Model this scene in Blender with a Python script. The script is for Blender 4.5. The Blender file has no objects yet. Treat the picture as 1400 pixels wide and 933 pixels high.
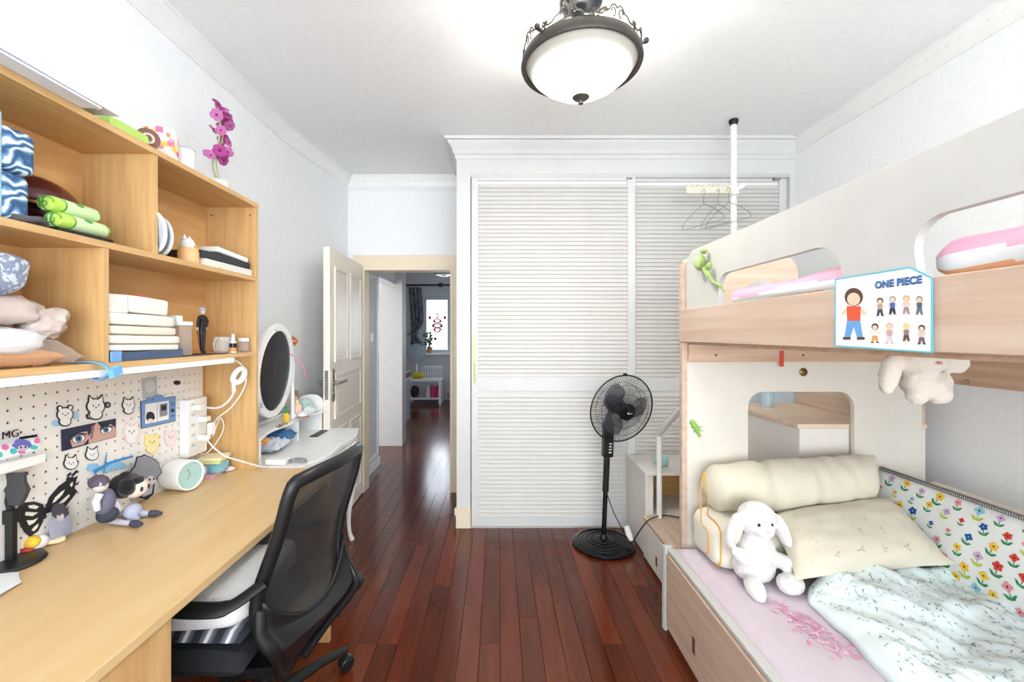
import bpy, bmesh, math, random
from mathutils import Vector, Matrix, noise
from mathutils.geometry import tessellate_polygon
R = math.radians; PI = math.pi
random.seed(7)
S = bpy.context.scene
COL = S.collection

# ------------------------------------------------------------ camera
F = 590.0; VX, VY, EYE = 681.0, 457.0, 1.4
cam_d = bpy.data.cameras.new('camera'); cam = bpy.data.objects.new('camera', cam_d); COL.objects.link(cam)
cam.location = (0, 0, EYE); cam.rotation_euler = (R(90), 0, 0)
cam_d.sensor_width = 36; cam_d.lens = 36*F/1400
cam_d.shift_x = (700-VX)/1400; cam_d.shift_y = -(466.5-VY)/1400
cam_d.clip_start = .02
S.camera = cam
# ------------------------------------------------------------ world, light, exposure
w = bpy.data.worlds.new('world'); S.world = w; w.use_nodes = True
w.node_tree.nodes['Background'].inputs[0].default_value = (.86, .93, 1, 1)
w.node_tree.nodes['Background'].inputs[1].default_value = 2.2
def area(name, loc, rot, sx, sy, power, col):
    l = bpy.data.lights.new(name, 'AREA'); l.shape = 'RECTANGLE'; l.size = sx; l.size_y = sy; l.energy = power; l.color = col
    o = bpy.data.objects.new(name, l); COL.objects.link(o); o.location = loc; o.rotation_euler = rot
    return o
area('window_daylight', (.35, -2.5, 1.45), (R(122), 0, 0), 3.1, 2.0, 100, (.88, .95, 1))
area('far_window_daylight', (-.8, 9.35, 1.65), (R(-90), 0, 0), 1.5, 1.2, 22, (.78, .88, 1))
lp = bpy.data.lights.new('lamp_bulbs', 'POINT'); lp.energy = 6; lp.shadow_soft_size = .03; lp.color = (1, .97, .92)
lpo = bpy.data.objects.new('lamp_bulbs', lp); COL.objects.link(lpo); lpo.location = (.347, 1.81, 2.505)
S.view_settings.view_transform = 'Standard'; S.view_settings.look = 'None'
S.view_settings.gamma = 1; S.view_settings.use_curve_mapping = False
S.view_settings.exposure = 0.72

# ------------------------------------------------------------ materials
def lin(c):
    if isinstance(c, str):
        c = c.lstrip('#'); c = tuple(int(c[i:i+2], 16)/255 for i in (0, 2, 4))
    return tuple(x/12.92 if x <= .04045 else ((x+.055)/1.055)**2.4 for x in c[:3]) + (1,)
MATS = {}
def mat(name, c, rough=.5, metal=0, emit=0, trans=0, alpha=1, spec=.5, sheen=0, bump=0, bscale=60, coat=0, ior=1.45, sss=0):
    if name in MATS: return MATS[name]
    m = bpy.data.materials.new(name); m.use_nodes = True; nt = m.node_tree; b = nt.nodes['Principled BSDF']
    b.inputs['Base Color'].default_value = lin(c); b.inputs['Roughness'].default_value = rough
    b.inputs['Metallic'].default_value = metal; b.inputs['Specular IOR Level'].default_value = spec
    b.inputs['Transmission Weight'].default_value = trans; b.inputs['Alpha'].default_value = alpha
    b.inputs['Sheen Weight'].default_value = sheen; b.inputs['Coat Weight'].default_value = coat; b.inputs['IOR'].default_value = ior
    if emit: b.inputs['Emission Color'].default_value = lin(c); b.inputs['Emission Strength'].default_value = emit
    # gentle procedural variation of the tone keeps every surface node-based
    tc = nt.nodes.new('ShaderNodeTexCoord'); nz = nt.nodes.new('ShaderNodeTexNoise'); nz.inputs['Scale'].default_value = bscale if bump else 9
    nz.inputs['Detail'].default_value = 3
    nt.links.new(tc.outputs['Object'], nz.inputs['Vector'])
    if bump:
        bp = nt.nodes.new('ShaderNodeBump'); bp.inputs['Strength'].default_value = bump; bp.inputs['Distance'].default_value = .004
        nt.links.new(nz.outputs['Fac'], bp.inputs['Height']); nt.links.new(bp.outputs['Normal'], b.inputs['Normal'])
    if not emit and not trans:
        mx = nt.nodes.new('ShaderNodeMix'); mx.data_type = 'RGBA'; l = lin(c)
        mx.inputs[6].default_value = tuple(v*.94 for v in l[:3])+(1,); mx.inputs[7].default_value = tuple(min(1, v*1.05) for v in l[:3])+(1,)
        nt.links.new(nz.outputs['Fac'], mx.inputs[0]); nt.links.new(mx.outputs[2], b.inputs['Base Color'])
    MATS[name] = m
    return m
def wood(name, c1, c2, axis='Y', rough=.4, stretch=14, sc=2.2, rand=0, coat=0, bump=.05):
    if name in MATS: return MATS[name]
    m = bpy.data.materials.new(name); m.use_nodes = True; nt = m.node_tree; L = nt.links; b = nt.nodes['Principled BSDF']
    tc = nt.nodes.new('ShaderNodeTexCoord'); mp = nt.nodes.new('ShaderNodeMapping')
    s = [sc*stretch]*3; s['XYZ'.index(axis)] = sc; mp.inputs['Scale'].default_value = s
    nz = nt.nodes.new('ShaderNodeTexNoise'); nz.inputs['Scale'].default_value = 1.6; nz.inputs['Detail'].default_value = 6; nz.inputs['Distortion'].default_value = .35
    ramp = nt.nodes.new('ShaderNodeValToRGB'); ramp.color_ramp.elements[0].position = .33; ramp.color_ramp.elements[1].position = .68
    ramp.color_ramp.elements[0].color = lin(c1); ramp.color_ramp.elements[1].color = lin(c2)
    L.new(tc.outputs['Object'], mp.inputs['Vector']); L.new(mp.outputs[0], nz.inputs['Vector']); L.new(nz.outputs['Fac'], ramp.inputs[0])
    out = ramp.outputs[0]
    if rand:
        oi = nt.nodes.new('ShaderNodeObjectInfo'); hv = nt.nodes.new('ShaderNodeHueSaturation')
        add = nt.nodes.new('ShaderNodeVectorMath'); add.operation = 'ADD'; sc_ = nt.nodes.new('ShaderNodeVectorMath'); sc_.operation = 'SCALE'; sc_.inputs['Scale'].default_value = 37
        L.new(oi.outputs['Random'], sc_.inputs[0]); L.new(mp.outputs[0], add.inputs[0]); L.new(sc_.outputs[0], add.inputs[1]); L.new(add.outputs[0], nz.inputs['Vector'])
        r1 = nt.nodes.new('ShaderNodeMapRange'); r1.inputs[3].default_value = 1-rand; r1.inputs[4].default_value = 1+rand
        p = nt.nodes.new('ShaderNodeMath'); p.operation = 'POWER'; p.inputs[1].default_value = 2.2
        L.new(oi.outputs['Random'], p.inputs[0]); L.new(p.outputs[0], r1.inputs[0]); L.new(r1.outputs[0], hv.inputs['Value']); L.new(out, hv.inputs['Color']); out = hv.outputs[0]
    L.new(out, b.inputs['Base Color']); b.inputs['Roughness'].default_value = rough; b.inputs['Coat Weight'].default_value = coat; b.inputs['Coat Roughness'].default_value = .06
    if bump:
        bp = nt.nodes.new('ShaderNodeBump'); bp.inputs['Strength'].default_value = bump; bp.inputs['Distance'].default_value = .003
        L.new(nz.outputs['Fac'], bp.inputs['Height']); L.new(bp.outputs['Normal'], b.inputs['Normal'])
    MATS[name] = m
    return m
def thin_clear(name, c, fac=.3, rough=.1):
    """clear plastic / glass sheet: transparent mixed with a tinted gloss"""
    if name in MATS: return MATS[name]
    m = bpy.data.materials.new(name); m.use_nodes = True; nt = m.node_tree; b = nt.nodes['Principled BSDF']
    b.inputs['Base Color'].default_value = lin(c); b.inputs['Roughness'].default_value = rough
    t = nt.nodes.new('ShaderNodeBsdfTransparent'); mx = nt.nodes.new('ShaderNodeMixShader')
    lw = nt.nodes.new('ShaderNodeLayerWeight'); lw.inputs[0].default_value = .3
    mr = nt.nodes.new('ShaderNodeMapRange'); mr.inputs[3].default_value = fac; mr.inputs[4].default_value = min(1, fac+.5)
    nt.links.new(lw.outputs['Facing'], mr.inputs[0]); nt.links.new(mr.outputs[0], mx.inputs[0])
    nt.links.new(t.outputs[0], mx.inputs[1]); nt.links.new(b.outputs[0], mx.inputs[2])
    nt.links.new(mx.outputs[0], nt.nodes['Material Output'].inputs[0])
    MATS[name] = m
    return m

white_wall = mat('wall_paint', '#f5f6f7', .75, bump=.03, bscale=40)
white_lac = mat('white_lacquer', '#f3f3f1', .35)
closet_white = mat('closet_white', '#d9d9d8', .45)
slat_white = mat('slat_white', '#d3d0cb', .5)
cream_lac = mat('cream_door_paint', '#efe6da', .35)
cream_edge = mat('cream_casing', '#f0dfc5', .45)
oak_y = wood('oak_laminate_along', '#cda169', '#dcb67f', 'Y', .38)
oak_z = wood('oak_laminate_upright', '#cb9e66', '#dab47d', 'Z', .4)
oak_x = wood('oak_laminate_across', '#d9a868', '#e9bf82', 'X', .4)
desk_w = wood('desk_laminate', '#d9b682', '#dfc092', 'Y', .36, stretch=9, sc=1.4)
pine_y = wood('pale_elm_along', '#c3a691', '#d2bdab', 'Y', .5, stretch=16, sc=1.2)
pine_x = wood('pale_elm_across', '#dcbfa8', '#ecd9c6', 'X', .5, stretch=16, sc=1.2)
brown_y = wood('rail_wood_along', '#c39f84', '#d6b9a0', 'Y', .5, stretch=16, sc=1.4)
brown_x = wood('rail_wood_across', '#c39f84', '#d6b9a0', 'X', .5, stretch=16, sc=1.4)
bed_cream = mat('bed_cream_board', '#ddd7cc', .45)
bed_white = mat('bed_white_board', '#c6c5c2', .4)
step_grey = mat('step_grey_board', '#e6e0d9', .45)
floor_w = wood('red_floor_wood', '#58230f', '#6c2e15', 'Y', .17, stretch=10, sc=1.3, rand=.3, coat=0, bump=0)
joint_m = mat('floor_joint', '#8a5a42', .5)
black_pl = mat('black_plastic', '#17181a', .38)
black_gl = mat('black_gloss', '#101216', .16)
dark_iron = mat('weathered_iron', '#4a4641', .45, metal=.4, bump=.15, bscale=70)
steel = mat('brushed_steel', '#a9a49c', .3, metal=.9)
white_pl = mat('white_plastic', '#f2f2f0', .35)
grey_pl = mat('grey_plastic', '#8f9094', .4)
cotton_cream = mat('cream_cotton', '#e3ddcc', .9, sheen=.3, bump=.05, bscale=120)
plush_white = mat('white_plush', '#e2deda', 1, sheen=.6, bump=.5, bscale=260)
plush_grey = mat('cream_plush', '#cfc5b7', 1, sheen=.5, bump=.5, bscale=240)

# ------------------------------------------------------------ mesh kit
def cam_pt(px, py, X=None, Y=None, Z=None):
    """a measured point of the photograph on a plane of the room"""
    if X is not None: Y = F*X/(px-VX)
    if Z is not None: Y = F*(EYE-Z)/(py-VY)
    return Vector(((px-VX)*Y/F, Y, EYE-(py-VY)*Y/F))
def ident(p): return p
class MB:
    def __init__(s): s.v = []; s.f = []; s.m = []; s.cur = 0
    def add(s, vs, fs):
        n = len(s.v); s.v += [Vector(p) for p in vs]
        for f in fs: s.f.append(tuple(i+n for i in f)); s.m.append(s.cur)
        return s
    def slot(s, i): s.cur = i; return s
    def box(s, x0, x1, y0, y1, z0, z1):
        return s.add([(x, y, z) for x in (x0, x1) for y in (y0, y1) for z in (z0, z1)],
                     [(0, 1, 3, 2), (4, 6, 7, 5), (0, 4, 5, 1), (2, 3, 7, 6), (0, 2, 6, 4), (1, 5, 7, 3)])
    def obox(s, c, a, b, d):
        """oriented box, half axes a b d"""
        c, a, b, d = map(Vector, (c, a, b, d))
        return s.add([c+i*a+j*b+k*d for i in (-1, 1) for j in (-1, 1) for k in (-1, 1)],
                     [(0, 1, 3, 2), (4, 6, 7, 5), (0, 4, 5, 1), (2, 3, 7, 6), (0, 2, 6, 4), (1, 5, 7, 3)])
    def tube(s, pts, r, n=8, closed=False, flat=None):
        pts = [Vector(p) for p in pts]; N = len(pts)
        rs = r if isinstance(r, (list, tuple)) else [r]*N
        up = Vector((0, 0, 1)); rings = []; prev = None
        for i, p in enumerate(pts):
            a = pts[(i-1) % N] if (closed or i) else p; b = pts[(i+1) % N] if (closed or i < N-1) else p
            t = (b-a).normalized()
            if prev is None:
                u = t.cross(up);
                if u.length < .05: u = t.cross(Vector((1, 0, 0)))
                u.normalize()
            else:
                u = prev-t*prev.dot(t); u.normalize()
            prev = u; w_ = t.cross(u)
            f1, f2 = flat if flat else (1, 1)
            rings.append([p+(u*math.cos(q)*f1+w_*math.sin(q)*f2)*rs[i] for q in (2*PI*k/n for k in range(n))])
        vs = [q for rg in rings for q in rg]; fs = []
        M_ = N if closed else N-1
        for i in range(M_):
            for k in range(n):
                fs.append((i*n+k, i*n+(k+1) % n, ((i+1) % N)*n+(k+1) % n, ((i+1) % N)*n+k))
        if not closed: fs += [tuple(range(n))[::-1], tuple((N-1)*n+k for k in range(n))]
        return s.add(vs, fs)
    def cyl(s, p0, p1, r0, r1=None, n=24):
        return s.tube([p0, p1], [r0, r0 if r1 is None else r1], n)
    def lathe(s, prof, c=(0, 0, 0), n=32, axis=(0, 0, 1), sy=1, cap=True):
        cap = cap and prof[0] != prof[-1]
        c = Vector(c); z = Vector(axis).normalized(); x = z.orthogonal().normalized(); y = z.cross(x)
        if abs(z.z) > .99: x = Vector((1, 0, 0)); y = Vector((0, 1, 0))
        vs = []; fs = []
        for r, h in prof: vs += [c+z*h+(x*math.cos(2*PI*k/n)+y*sy*math.sin(2*PI*k/n))*r for k in range(n)]
        for i in range(len(prof)-1):
            for k in range(n): fs.append((i*n+k, i*n+(k+1) % n, (i+1)*n+(k+1) % n, (i+1)*n+k))
        if cap and prof[0][0] > 1e-5: fs.append(tuple(range(n))[::-1])
        if cap and prof[-1][0] > 1e-5: fs.append(tuple((len(prof)-1)*n+k for k in range(n)))
        return s.add(vs, fs)
    def ell(s, c, r, rot=None, nu=20, nv=12, amp=0, fr=20):
        c = Vector(c); r = (r, r, r) if not hasattr(r, '__len__') else r; vs = []; fs = []
        m = rot if rot is not None else Matrix.Identity(3)
        for j in range(nv+1):
            th = PI*j/nv
            for i in range(nu):
                ph = 2*PI*i/nu; p = m @ Vector((r[0]*math.sin(th)*math.cos(ph), r[1]*math.sin(th)*math.sin(ph), r[2]*math.cos(th)))
                if amp and 0 < j < nv: p *= 1+amp*noise.noise((p+c)*fr)
                vs.append(c+p)
        for j in range(nv):
            for i in range(nu): fs.append((j*nu+i, j*nu+(i+1) % nu, (j+1)*nu+(i+1) % nu, (j+1)*nu+i)[::-1])
        return s.add(vs, fs)
    def plate(s, loops, f, w0, w1):
        """flat polygon (first loop outer, others holes) between w0 and w1; f(u, v, w) places it"""
        flat = [[Vector((a, b, 0)) for a, b in lp] for lp in loops]
        tri = tessellate_polygon(flat); pts = [p for lp in flat for p in lp]; n = len(pts)
        vs = [f(p.x, p.y, w0) for p in pts]+[f(p.x, p.y, w1) for p in pts]
        fs = [tuple(t) for t in tri]+[tuple(i+n for i in reversed(t)) for t in tri]
        k = 0
        for lp in flat:
            L_ = len(lp)
            for i in range(L_): fs.append((k+i, k+(i+1) % L_, n+k+(i+1) % L_, n+k+i))
            k += L_
        return s.add(vs, fs)
    def grid(s, nu, nv, f, cu=False):
        vs = [f(i/nu, j/nv) for j in range(nv+1) for i in range(nu+(0 if cu else 1))]; w_ = nu if cu else nu+1; fs = []
        for j in range(nv):
            for i in range(nu): fs.append((j*w_+i, j*w_+(i+1) % w_, (j+1)*w_+(i+1) % w_, (j+1)*w_+i))
        return s.add(vs, fs)
    def pillow(s, A, B, C, D, t, n=18, p=2.6, wr=.012, fr=9, pinch=.06, bot=.8, tuft=None):
        A, B, C, D = map(Vector, (A, B, C, D)); nn = (B-A).cross(D-A).normalized()
        if nn.z < 0: nn = -nn
        vs = []; fs = []
        def pos(u, v, sgn):
            a = 2*u-1; b = 2*v-1
            uu = .5+(a*(1-pinch*(1-b*b)*abs(a)))/2; vv = .5+(b*(1-pinch*(1-a*a)*abs(b)))/2
            base = A.lerp(B, uu).lerp(D.lerp(C, uu), vv)
            h = t*max(0, 1-abs(a)**p)**.5*max(0, 1-abs(b)**p)**.5
            if tuft: h *= tuft(u, v)
            q = base+nn*h*sgn*(1 if sgn > 0 else bot)
            return q+nn*wr*noise.noise(base*fr)*(1 if h > 0 else .3)+nn*wr*.5*noise.noise(base*fr*3)
        idx = {}
        for sg in (1, -1):
            for j in range(n+1):
                for i in range(n+1):
                    edge = i in (0, n) or j in (0, n)
                    if sg == -1 and edge: idx[(sg, i, j)] = idx[(1, i, j)]; continue
                    idx[(sg, i, j)] = len(vs); vs.append(pos(i/n, j/n, sg))
            for j in range(n):
                for i in range(n):
                    q = (idx[(sg, i, j)], idx[(sg, i+1, j)], idx[(sg, i+1, j+1)], idx[(sg, i, j+1)])
                    fs.append(q if sg > 0 else q[::-1])
        return s.add(vs, fs)
    def sell(s, c, r, e=.35, rot=None, nu=36, nv=20, amp=0, fr=14, amp2=0):
        """rounded soft box"""
        c = Vector(c); m = rot if rot is not None else Matrix.Identity(3); vs = []; fs = []
        pw = lambda v, k: math.copysign(abs(v)**k, v)
        for j in range(nv+1):
            th = PI*j/nv-PI/2
            for i in range(nu):
                ph = 2*PI*i/nu
                p = Vector((r[0]*pw(math.cos(th), e)*pw(math.cos(ph), e), r[1]*pw(math.cos(th), e)*pw(math.sin(ph), e), r[2]*pw(math.sin(th), e)))
                q = p+c; d = p.normalized() if p.length > 1e-6 else Vector((0, 0, 1))
                p += d*(amp*noise.noise(q*fr)+amp2*noise.noise(q*fr*3.1))
                vs.append(c+m @ p)
        for j in range(nv):
            for i in range(nu): fs.append((j*nu+i, j*nu+(i+1) % nu, (j+1)*nu+(i+1) % nu, (j+1)*nu+i))
        return s.add(vs, fs)
    def build(s, name, mats, parent=None, bevel=0, sharp=40, sub=0, kind=None, label=None, loc=None, remesh=0, local=False, smooth_it=0, disp=0, face=None):
        mats = mats if isinstance(mats, (list, tuple)) else [mats]
        me = bpy.data.meshes.new(name)
        off = Vector((0, 0, 0)); p = parent
        while p is not None and not local: off += p.location; p = p.parent
        o = bpy.data.objects.new(name, me); COL.objects.link(o)
        if parent is None and loc is None:
            xs = [v.x for v in s.v]; ys = [v.y for v in s.v]; loc = ((min(xs)+max(xs))/2, (min(ys)+max(ys))/2, min(v.z for v in s.v))
        if parent is None: o.location = loc; off = Vector(loc)
        else: o.parent = parent
        me.from_pydata([tuple(v-off) for v in s.v], [], s.f)
        for m in mats: me.materials.append(m)
        me.polygons.foreach_set('material_index', [min(i, len(mats)-1) for i in s.m])
        me.polygons.foreach_set('use_smooth', [True]*len(me.polygons))
        bm = bmesh.new(); bm.from_mesh(me); bmesh.ops.recalc_face_normals(bm, faces=bm.faces); 
        if face is not None:
            tot = Vector((0, 0, 0))
            for q in bm.faces: tot += q.normal*q.calc_area()
            if tot.dot(Vector(face)) < 0: bmesh.ops.reverse_faces(bm, faces=bm.faces)
        bm.to_mesh(me); bm.free()
        me.set_sharp_from_angle(angle=R(sharp)); me.update()
        if remesh:
            md = o.modifiers.new('remesh', 'REMESH'); md.mode = 'VOXEL'; md.voxel_size = remesh; md.use_smooth_shade = True
            if smooth_it: sm = o.modifiers.new('smooth', 'SMOOTH'); sm.iterations = smooth_it; sm.factor = .6
            if disp:
                tx = bpy.data.textures.new(name+'_fluff', 'CLOUDS'); tx.noise_scale = .012
                dm = o.modifiers.new('fluff', 'DISPLACE'); dm.texture = tx; dm.strength = disp; dm.mid_level = .5
        if bevel:
            b = o.modifiers.new('bevel', 'BEVEL'); b.width = bevel; b.segments = 2; b.limit_method = 'ANGLE'; b.angle_limit = R(50); b.harden_normals = True
        if sub:
            b = o.modifiers.new('sub', 'SUBSURF'); b.levels = sub; b.render_levels = sub
        if kind: o['kind'] = kind
        if label: o['label'] = label
        return o
def tag(o, label=None, cat=None, group=None, kind=None):
    if label: o['label'] = label
    if cat: o['category'] = cat
    if group: o['group'] = group
    if kind: o['kind'] = kind
    return o
def thing(name, loc, label=None, cat=None, group=None, kind=None):
    o = bpy.data.objects.new(name, None); COL.objects.link(o); o.location = loc; o.empty_display_size = .05
    return tag(o, label, cat, group, kind)
def inst(name, me, parent, loc, rot=(0, 0, 0), label=None):
    o = bpy.data.objects.new(name, me); COL.objects.link(o); o.parent = parent; o.location = loc; o.rotation_euler = rot
    if label: o['label'] = label
    return o
def text_mesh(name, body, mats, parent, org, ux, uz, size, extrude=.0006, bold=0, space=1):
    """lettering as real relief: org = lower left, ux = reading direction, uz = up"""
    cu = bpy.data.curves.new('t', 'FONT'); cu.body = body; cu.size = size; cu.extrude = extrude; cu.offset = bold; cu.space_character = space
    tmp = bpy.data.objects.new('t', cu); me = bpy.data.meshes.new_from_object(tmp); bpy.data.objects.remove(tmp)
    ux = Vector(ux).normalized(); uz = Vector(uz).normalized(); nn = ux.cross(uz)
    off = Vector((0, 0, 0)); p = parent
    while p is not None: off += p.location; p = p.parent
    for v in me.vertices: v.co = Vector(org)+ux*v.co.x+uz*v.co.y+nn*v.co.z-off
    me.materials.clear(); me.materials.append(mats); me.name = name
    o = bpy.data.objects.new(name, me); COL.objects.link(o); o.parent = parent
    return o
def rrect(u0, u1, v0, v1, r, n=6):
    out = []
    for cx, cy, a0 in ((u1-r, v0+r, -90), (u1-r, v1-r, 0), (u0+r, v1-r, 90), (u0+r, v0+r, 180)):
        for k in range(n+1): a = R(a0+90*k/n); out.append((cx+r*math.cos(a), cy+r*math.sin(a)))
    return out
def oval(cu, cv, ru, rv, n=24, a0=0): return [(cu+ru*math.cos(a0+2*PI*k/n), cv+rv*math.sin(a0+2*PI*k/n)) for k in range(n)]
def onX(x): return lambda u, v, w_: Vector((x+w_, u, v))     # plate in the Y-Z plane
def onY(y): return lambda u, v, w_: Vector((u, y+w_, v))     # plate in the X-Z plane
def onZ(z): return lambda u, v, w_: Vector((u, v, z+w_))
def rotm(x=0, y=0, z=0): return Matrix.Rotation(R(z), 3, 'Z') @ Matrix.Rotation(R(y), 3, 'Y') @ Matrix.Rotation(R(x), 3, 'X')
def arc(c, r, a0, a1, n, u=(1, 0, 0), v=(0, 0, 1)):
    c, u, v = Vector(c), Vector(u), Vector(v)
    return [c+(u*math.cos(R(a0+(a1-a0)*k/n))+v*math.sin(R(a0+(a1-a0)*k/n)))*r for k in range(n+1)]
def spline(pts, n=8):
    pts = [Vector(p) for p in pts]; out = []
    P = [pts[0]*2-pts[1]]+pts+[pts[-1]*2-pts[-2]]
    for i in range(1, len(P)-2):
        for k in range(n):
            t = k/n; a, b, c, d = P[i-1], P[i], P[i+1], P[i+2]
            out.append(.5*((2*b)+(-a+c)*t+(2*a-5*b+4*c-d)*t*t+(-a+3*b-3*c+d)*t**3))
    return out+[pts[-1]]

# ============================================================ THE SETTING
WL, WR_, H, YB, YD = -1.45, 2.15, 2.8, -2.6, 3.824
def struct(name, mb, m, parent=None, **k):
    o = mb.build(name, m, parent, **k)
    if parent is None: o['kind'] = 'structure'
    return o
# floor with separate boards
fl = struct('floor', MB().box(-2.6, 2.3, YB-.1, 9.4, -.06, -.008), joint_m, loc=(0, 0, 0))
PW, PL = .0925, .91
pm = MB(); pm.box(-PW/2+.0005, PW/2-.0005, -PL/2+.0006, PL/2-.0006, -.008, 0)
pl0 = pm.build('plank', floor_w, fl, bevel=.0008); pme = pl0.data; bpy.data.objects.remove(pl0)
rest = MB(); cnt = 0
ncol = int((WR_-WL)/PW)+1
for i in range(ncol+1):
    x = WL+PW*(i+.5)-.02; off = (0, .45, .2, .66, .31)[i % 5]*PL if i % 3 else (.0 if i % 2 else .5)*PL
    y = -2.6+off-PL/2
    while y < 9.4:
        inside = (y < 4.2) and x < .95 and y > .2
        if inside and cnt < 292 and x > -1.45:
            o = inst('plank', pme, fl, (x, y, 0)); b = o.modifiers.new('bevel', 'BEVEL'); b.width = .0012; b.segments = 1; cnt += 1
        elif (y < 4.3 and x < 2.15) or (x < .7): rest.box(x-PW/2+.0008, x+PW/2-.0008, y-PL/2+.001, y+PL/2-.001, -.008, 0)
        y += PL
i = -1
while WL+PW*i > -2.6:
    x = WL+PW*(i+.5)-.02; y = 3.9+(i % 3)*.3
    while y < 9.4: rest.box(x-PW/2+.0008, x+PW/2-.0008, y-PL/2+.001, y+PL/2-.001, -.008, 0); y += PL
    i -= 1
rest.build('plank', floor_w, fl, kind='stuff')
struct('ceiling', MB().box(-2.6, 2.3, YB-.1, 9.4, H, H+.1), mat('ceiling_paint', '#f5f6f7', .8, bump=.02, bscale=30))
# left wall bends in slightly beyond the dressing table
m = MB(); m.plate([[(-1.7, YB-.1), (WL, YB-.1), (WL, 2.9), (-1.33, YD), (-1.7, YD)]], onZ(0), 0, H)
struct('wall_left', m, white_wall)
struct('wall_right', MB().box(WR_, 2.3, YB-.1, YD+.1, 0, H), white_wall)
# wall behind the camera, with the daylight window
m = MB(); m.plate([[(WL, 0), (WR_, 0), (WR_, H), (WL, H)], rrect(-1.25, 1.95, .5, 2.6, .001, 1)], onY(YB-.1), 0, .1)
struct('wall_back', m, white_wall)
win = thing('window_1', (.35, YB-.06, .72), kind='structure')
m = MB(); m.plate([rrect(-1.25, 1.95, .5, 2.6, .001, 1), rrect(-1.2, .32, .55, 2.55, .001, 1), rrect(.38, 1.9, .55, 2.55, .001, 1)], onY(YB-.09), 0, .04)
m.build('window_frame', white_lac, win)
# wall with the doorway
DX0, DX1, DZ = -1.193, -.408, 1.977
m = MB(); m.plate([[(-1.7, 0), (DX0, 0), (DX0, DZ), (DX1, DZ), (DX1, 0), (2.3, 0), (2.3, H), (-1.7, H)]], onY(YD), 0, .1)
struct('wall_front', m, white_wall)
# door casing
m = MB(); cw = .085
m.plate([[(DX0-cw, 0), (DX0, 0), (DX0, DZ), (DX1, DZ), (DX1, 0), (DX1+cw, 0), (DX1+cw, DZ+cw+.035), (DX0-cw, DZ+cw+.035)]], onY(YD-.02), 0, .02)
m.plate([[(DX0-.012, 0), (DX0+.015, 0), (DX0+.015, DZ-.015), (DX1-.015, DZ-.015), (DX1-.015, 0), (DX1+.012, 0), (DX1+.012, DZ+.012), (DX0-.012, DZ+.012)]], onY(YD-.028), 0, .15)
struct('trim_1', m, cream_edge, bevel=.004)
# crowns: ceiling mouldings
def crown(name, p0, p1, inward, h=.1, d=.06):
    p0, p1, q = Vector(p0), Vector(p1), Vector(inward); up = Vector((0, 0, 1)); m = MB()
    prof = [(0, 0), (0, -h), (.008, -h), (.012, -h+.012), (.02, -h+.02), (.026, -h*.6), (d*.7, -.03), (d*.82, -.024), (d*.85, -.012), (d, -.01), (d, 0)]
    n = len(prof); vs = [p0+q*a+up*b for a, b in prof]+[p1+q*a+up*b for a, b in prof]
    m.add(vs, [(i, (i+1) % n, n+(i+1) % n, n+i) for i in range(n)]+[tuple(range(n)), tuple(range(n, 2*n))])
    # small rope relief along the cove
    L_ = (p1-p0).length; k = int(L_/.055)
    for i in range(k):
        c = p0.lerp(p1, (i+.5)/k)+q*(d*.55)+up*(-h*.42); m.ell(c, (.006, .018, .006), nu=6, nv=4)
    return struct(name, m, white_lac, sharp=60)
crown('trim_2', (WL, YB, H), (WL, 2.9, H), (1, 0, 0))
crown('trim_3', (WL, 2.9, H), (-1.33, YD, H), (.99, -.13, 0))
crown('trim_4', (WR_, YB, H), (WR_, YD, H), (-1, 0, 0))
crown('trim_5', (-1.33, YD, H), (-.3, YD, H), (0, -1, 0), h=.13, d=.05)
struct('baseboard_left', MB().plate([[(WL, YB), (WL+.015, YB), (WL+.015, 2.9), (-1.315, YD), (-1.33, YD), (WL, 2.9)]], onZ(0), 0, .1), white_lac)
struct('baseboard_right', MB().box(WR_-.015, WR_, YB, 3.1, 0, .1), white_lac)

# ---------------- the hall and the far room beyond the doorway
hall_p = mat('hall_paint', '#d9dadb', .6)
m = MB(); m.box(-1.45, -1.284, YD+.1, 4.64, 0, H)
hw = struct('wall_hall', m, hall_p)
m = MB()
m.plate([rrect(3.99, 4.6, .12, 2.0, .001, 1), rrect(4.02, 4.57, .15, 1.97, .001, 1)], onX(-1.284), 0, .012)
m.box(-1.284, -1.268, 3.93, 4.64, 0, .09); m.build('wall_panelling', white_lac, hw, bevel=.002)
m = MB(); m.box(-1.284, -1.272, 4.33, 4.4, 1.32, 1.41); m.box(-1.272, -1.268, 4.35, 4.38, 1.345, 1.385); m.build('light_switch', white_pl, hw, bevel=.002)
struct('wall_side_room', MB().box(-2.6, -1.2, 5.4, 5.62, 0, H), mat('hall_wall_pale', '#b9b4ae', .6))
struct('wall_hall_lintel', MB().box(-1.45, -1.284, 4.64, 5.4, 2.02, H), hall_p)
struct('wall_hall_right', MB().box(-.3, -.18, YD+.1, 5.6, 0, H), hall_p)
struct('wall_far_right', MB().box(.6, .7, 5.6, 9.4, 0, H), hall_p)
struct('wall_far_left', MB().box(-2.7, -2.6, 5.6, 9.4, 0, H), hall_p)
FY = 9.2; fx0, fx1, fz0, fz1 = -1.6, .1, 1.0, 2.2
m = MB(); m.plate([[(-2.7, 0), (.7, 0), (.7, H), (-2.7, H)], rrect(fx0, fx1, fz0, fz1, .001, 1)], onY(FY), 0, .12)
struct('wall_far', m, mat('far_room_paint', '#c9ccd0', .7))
w2 = thing('window_2', ((fx0+fx1)/2, FY, fz0), kind='structure')
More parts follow.
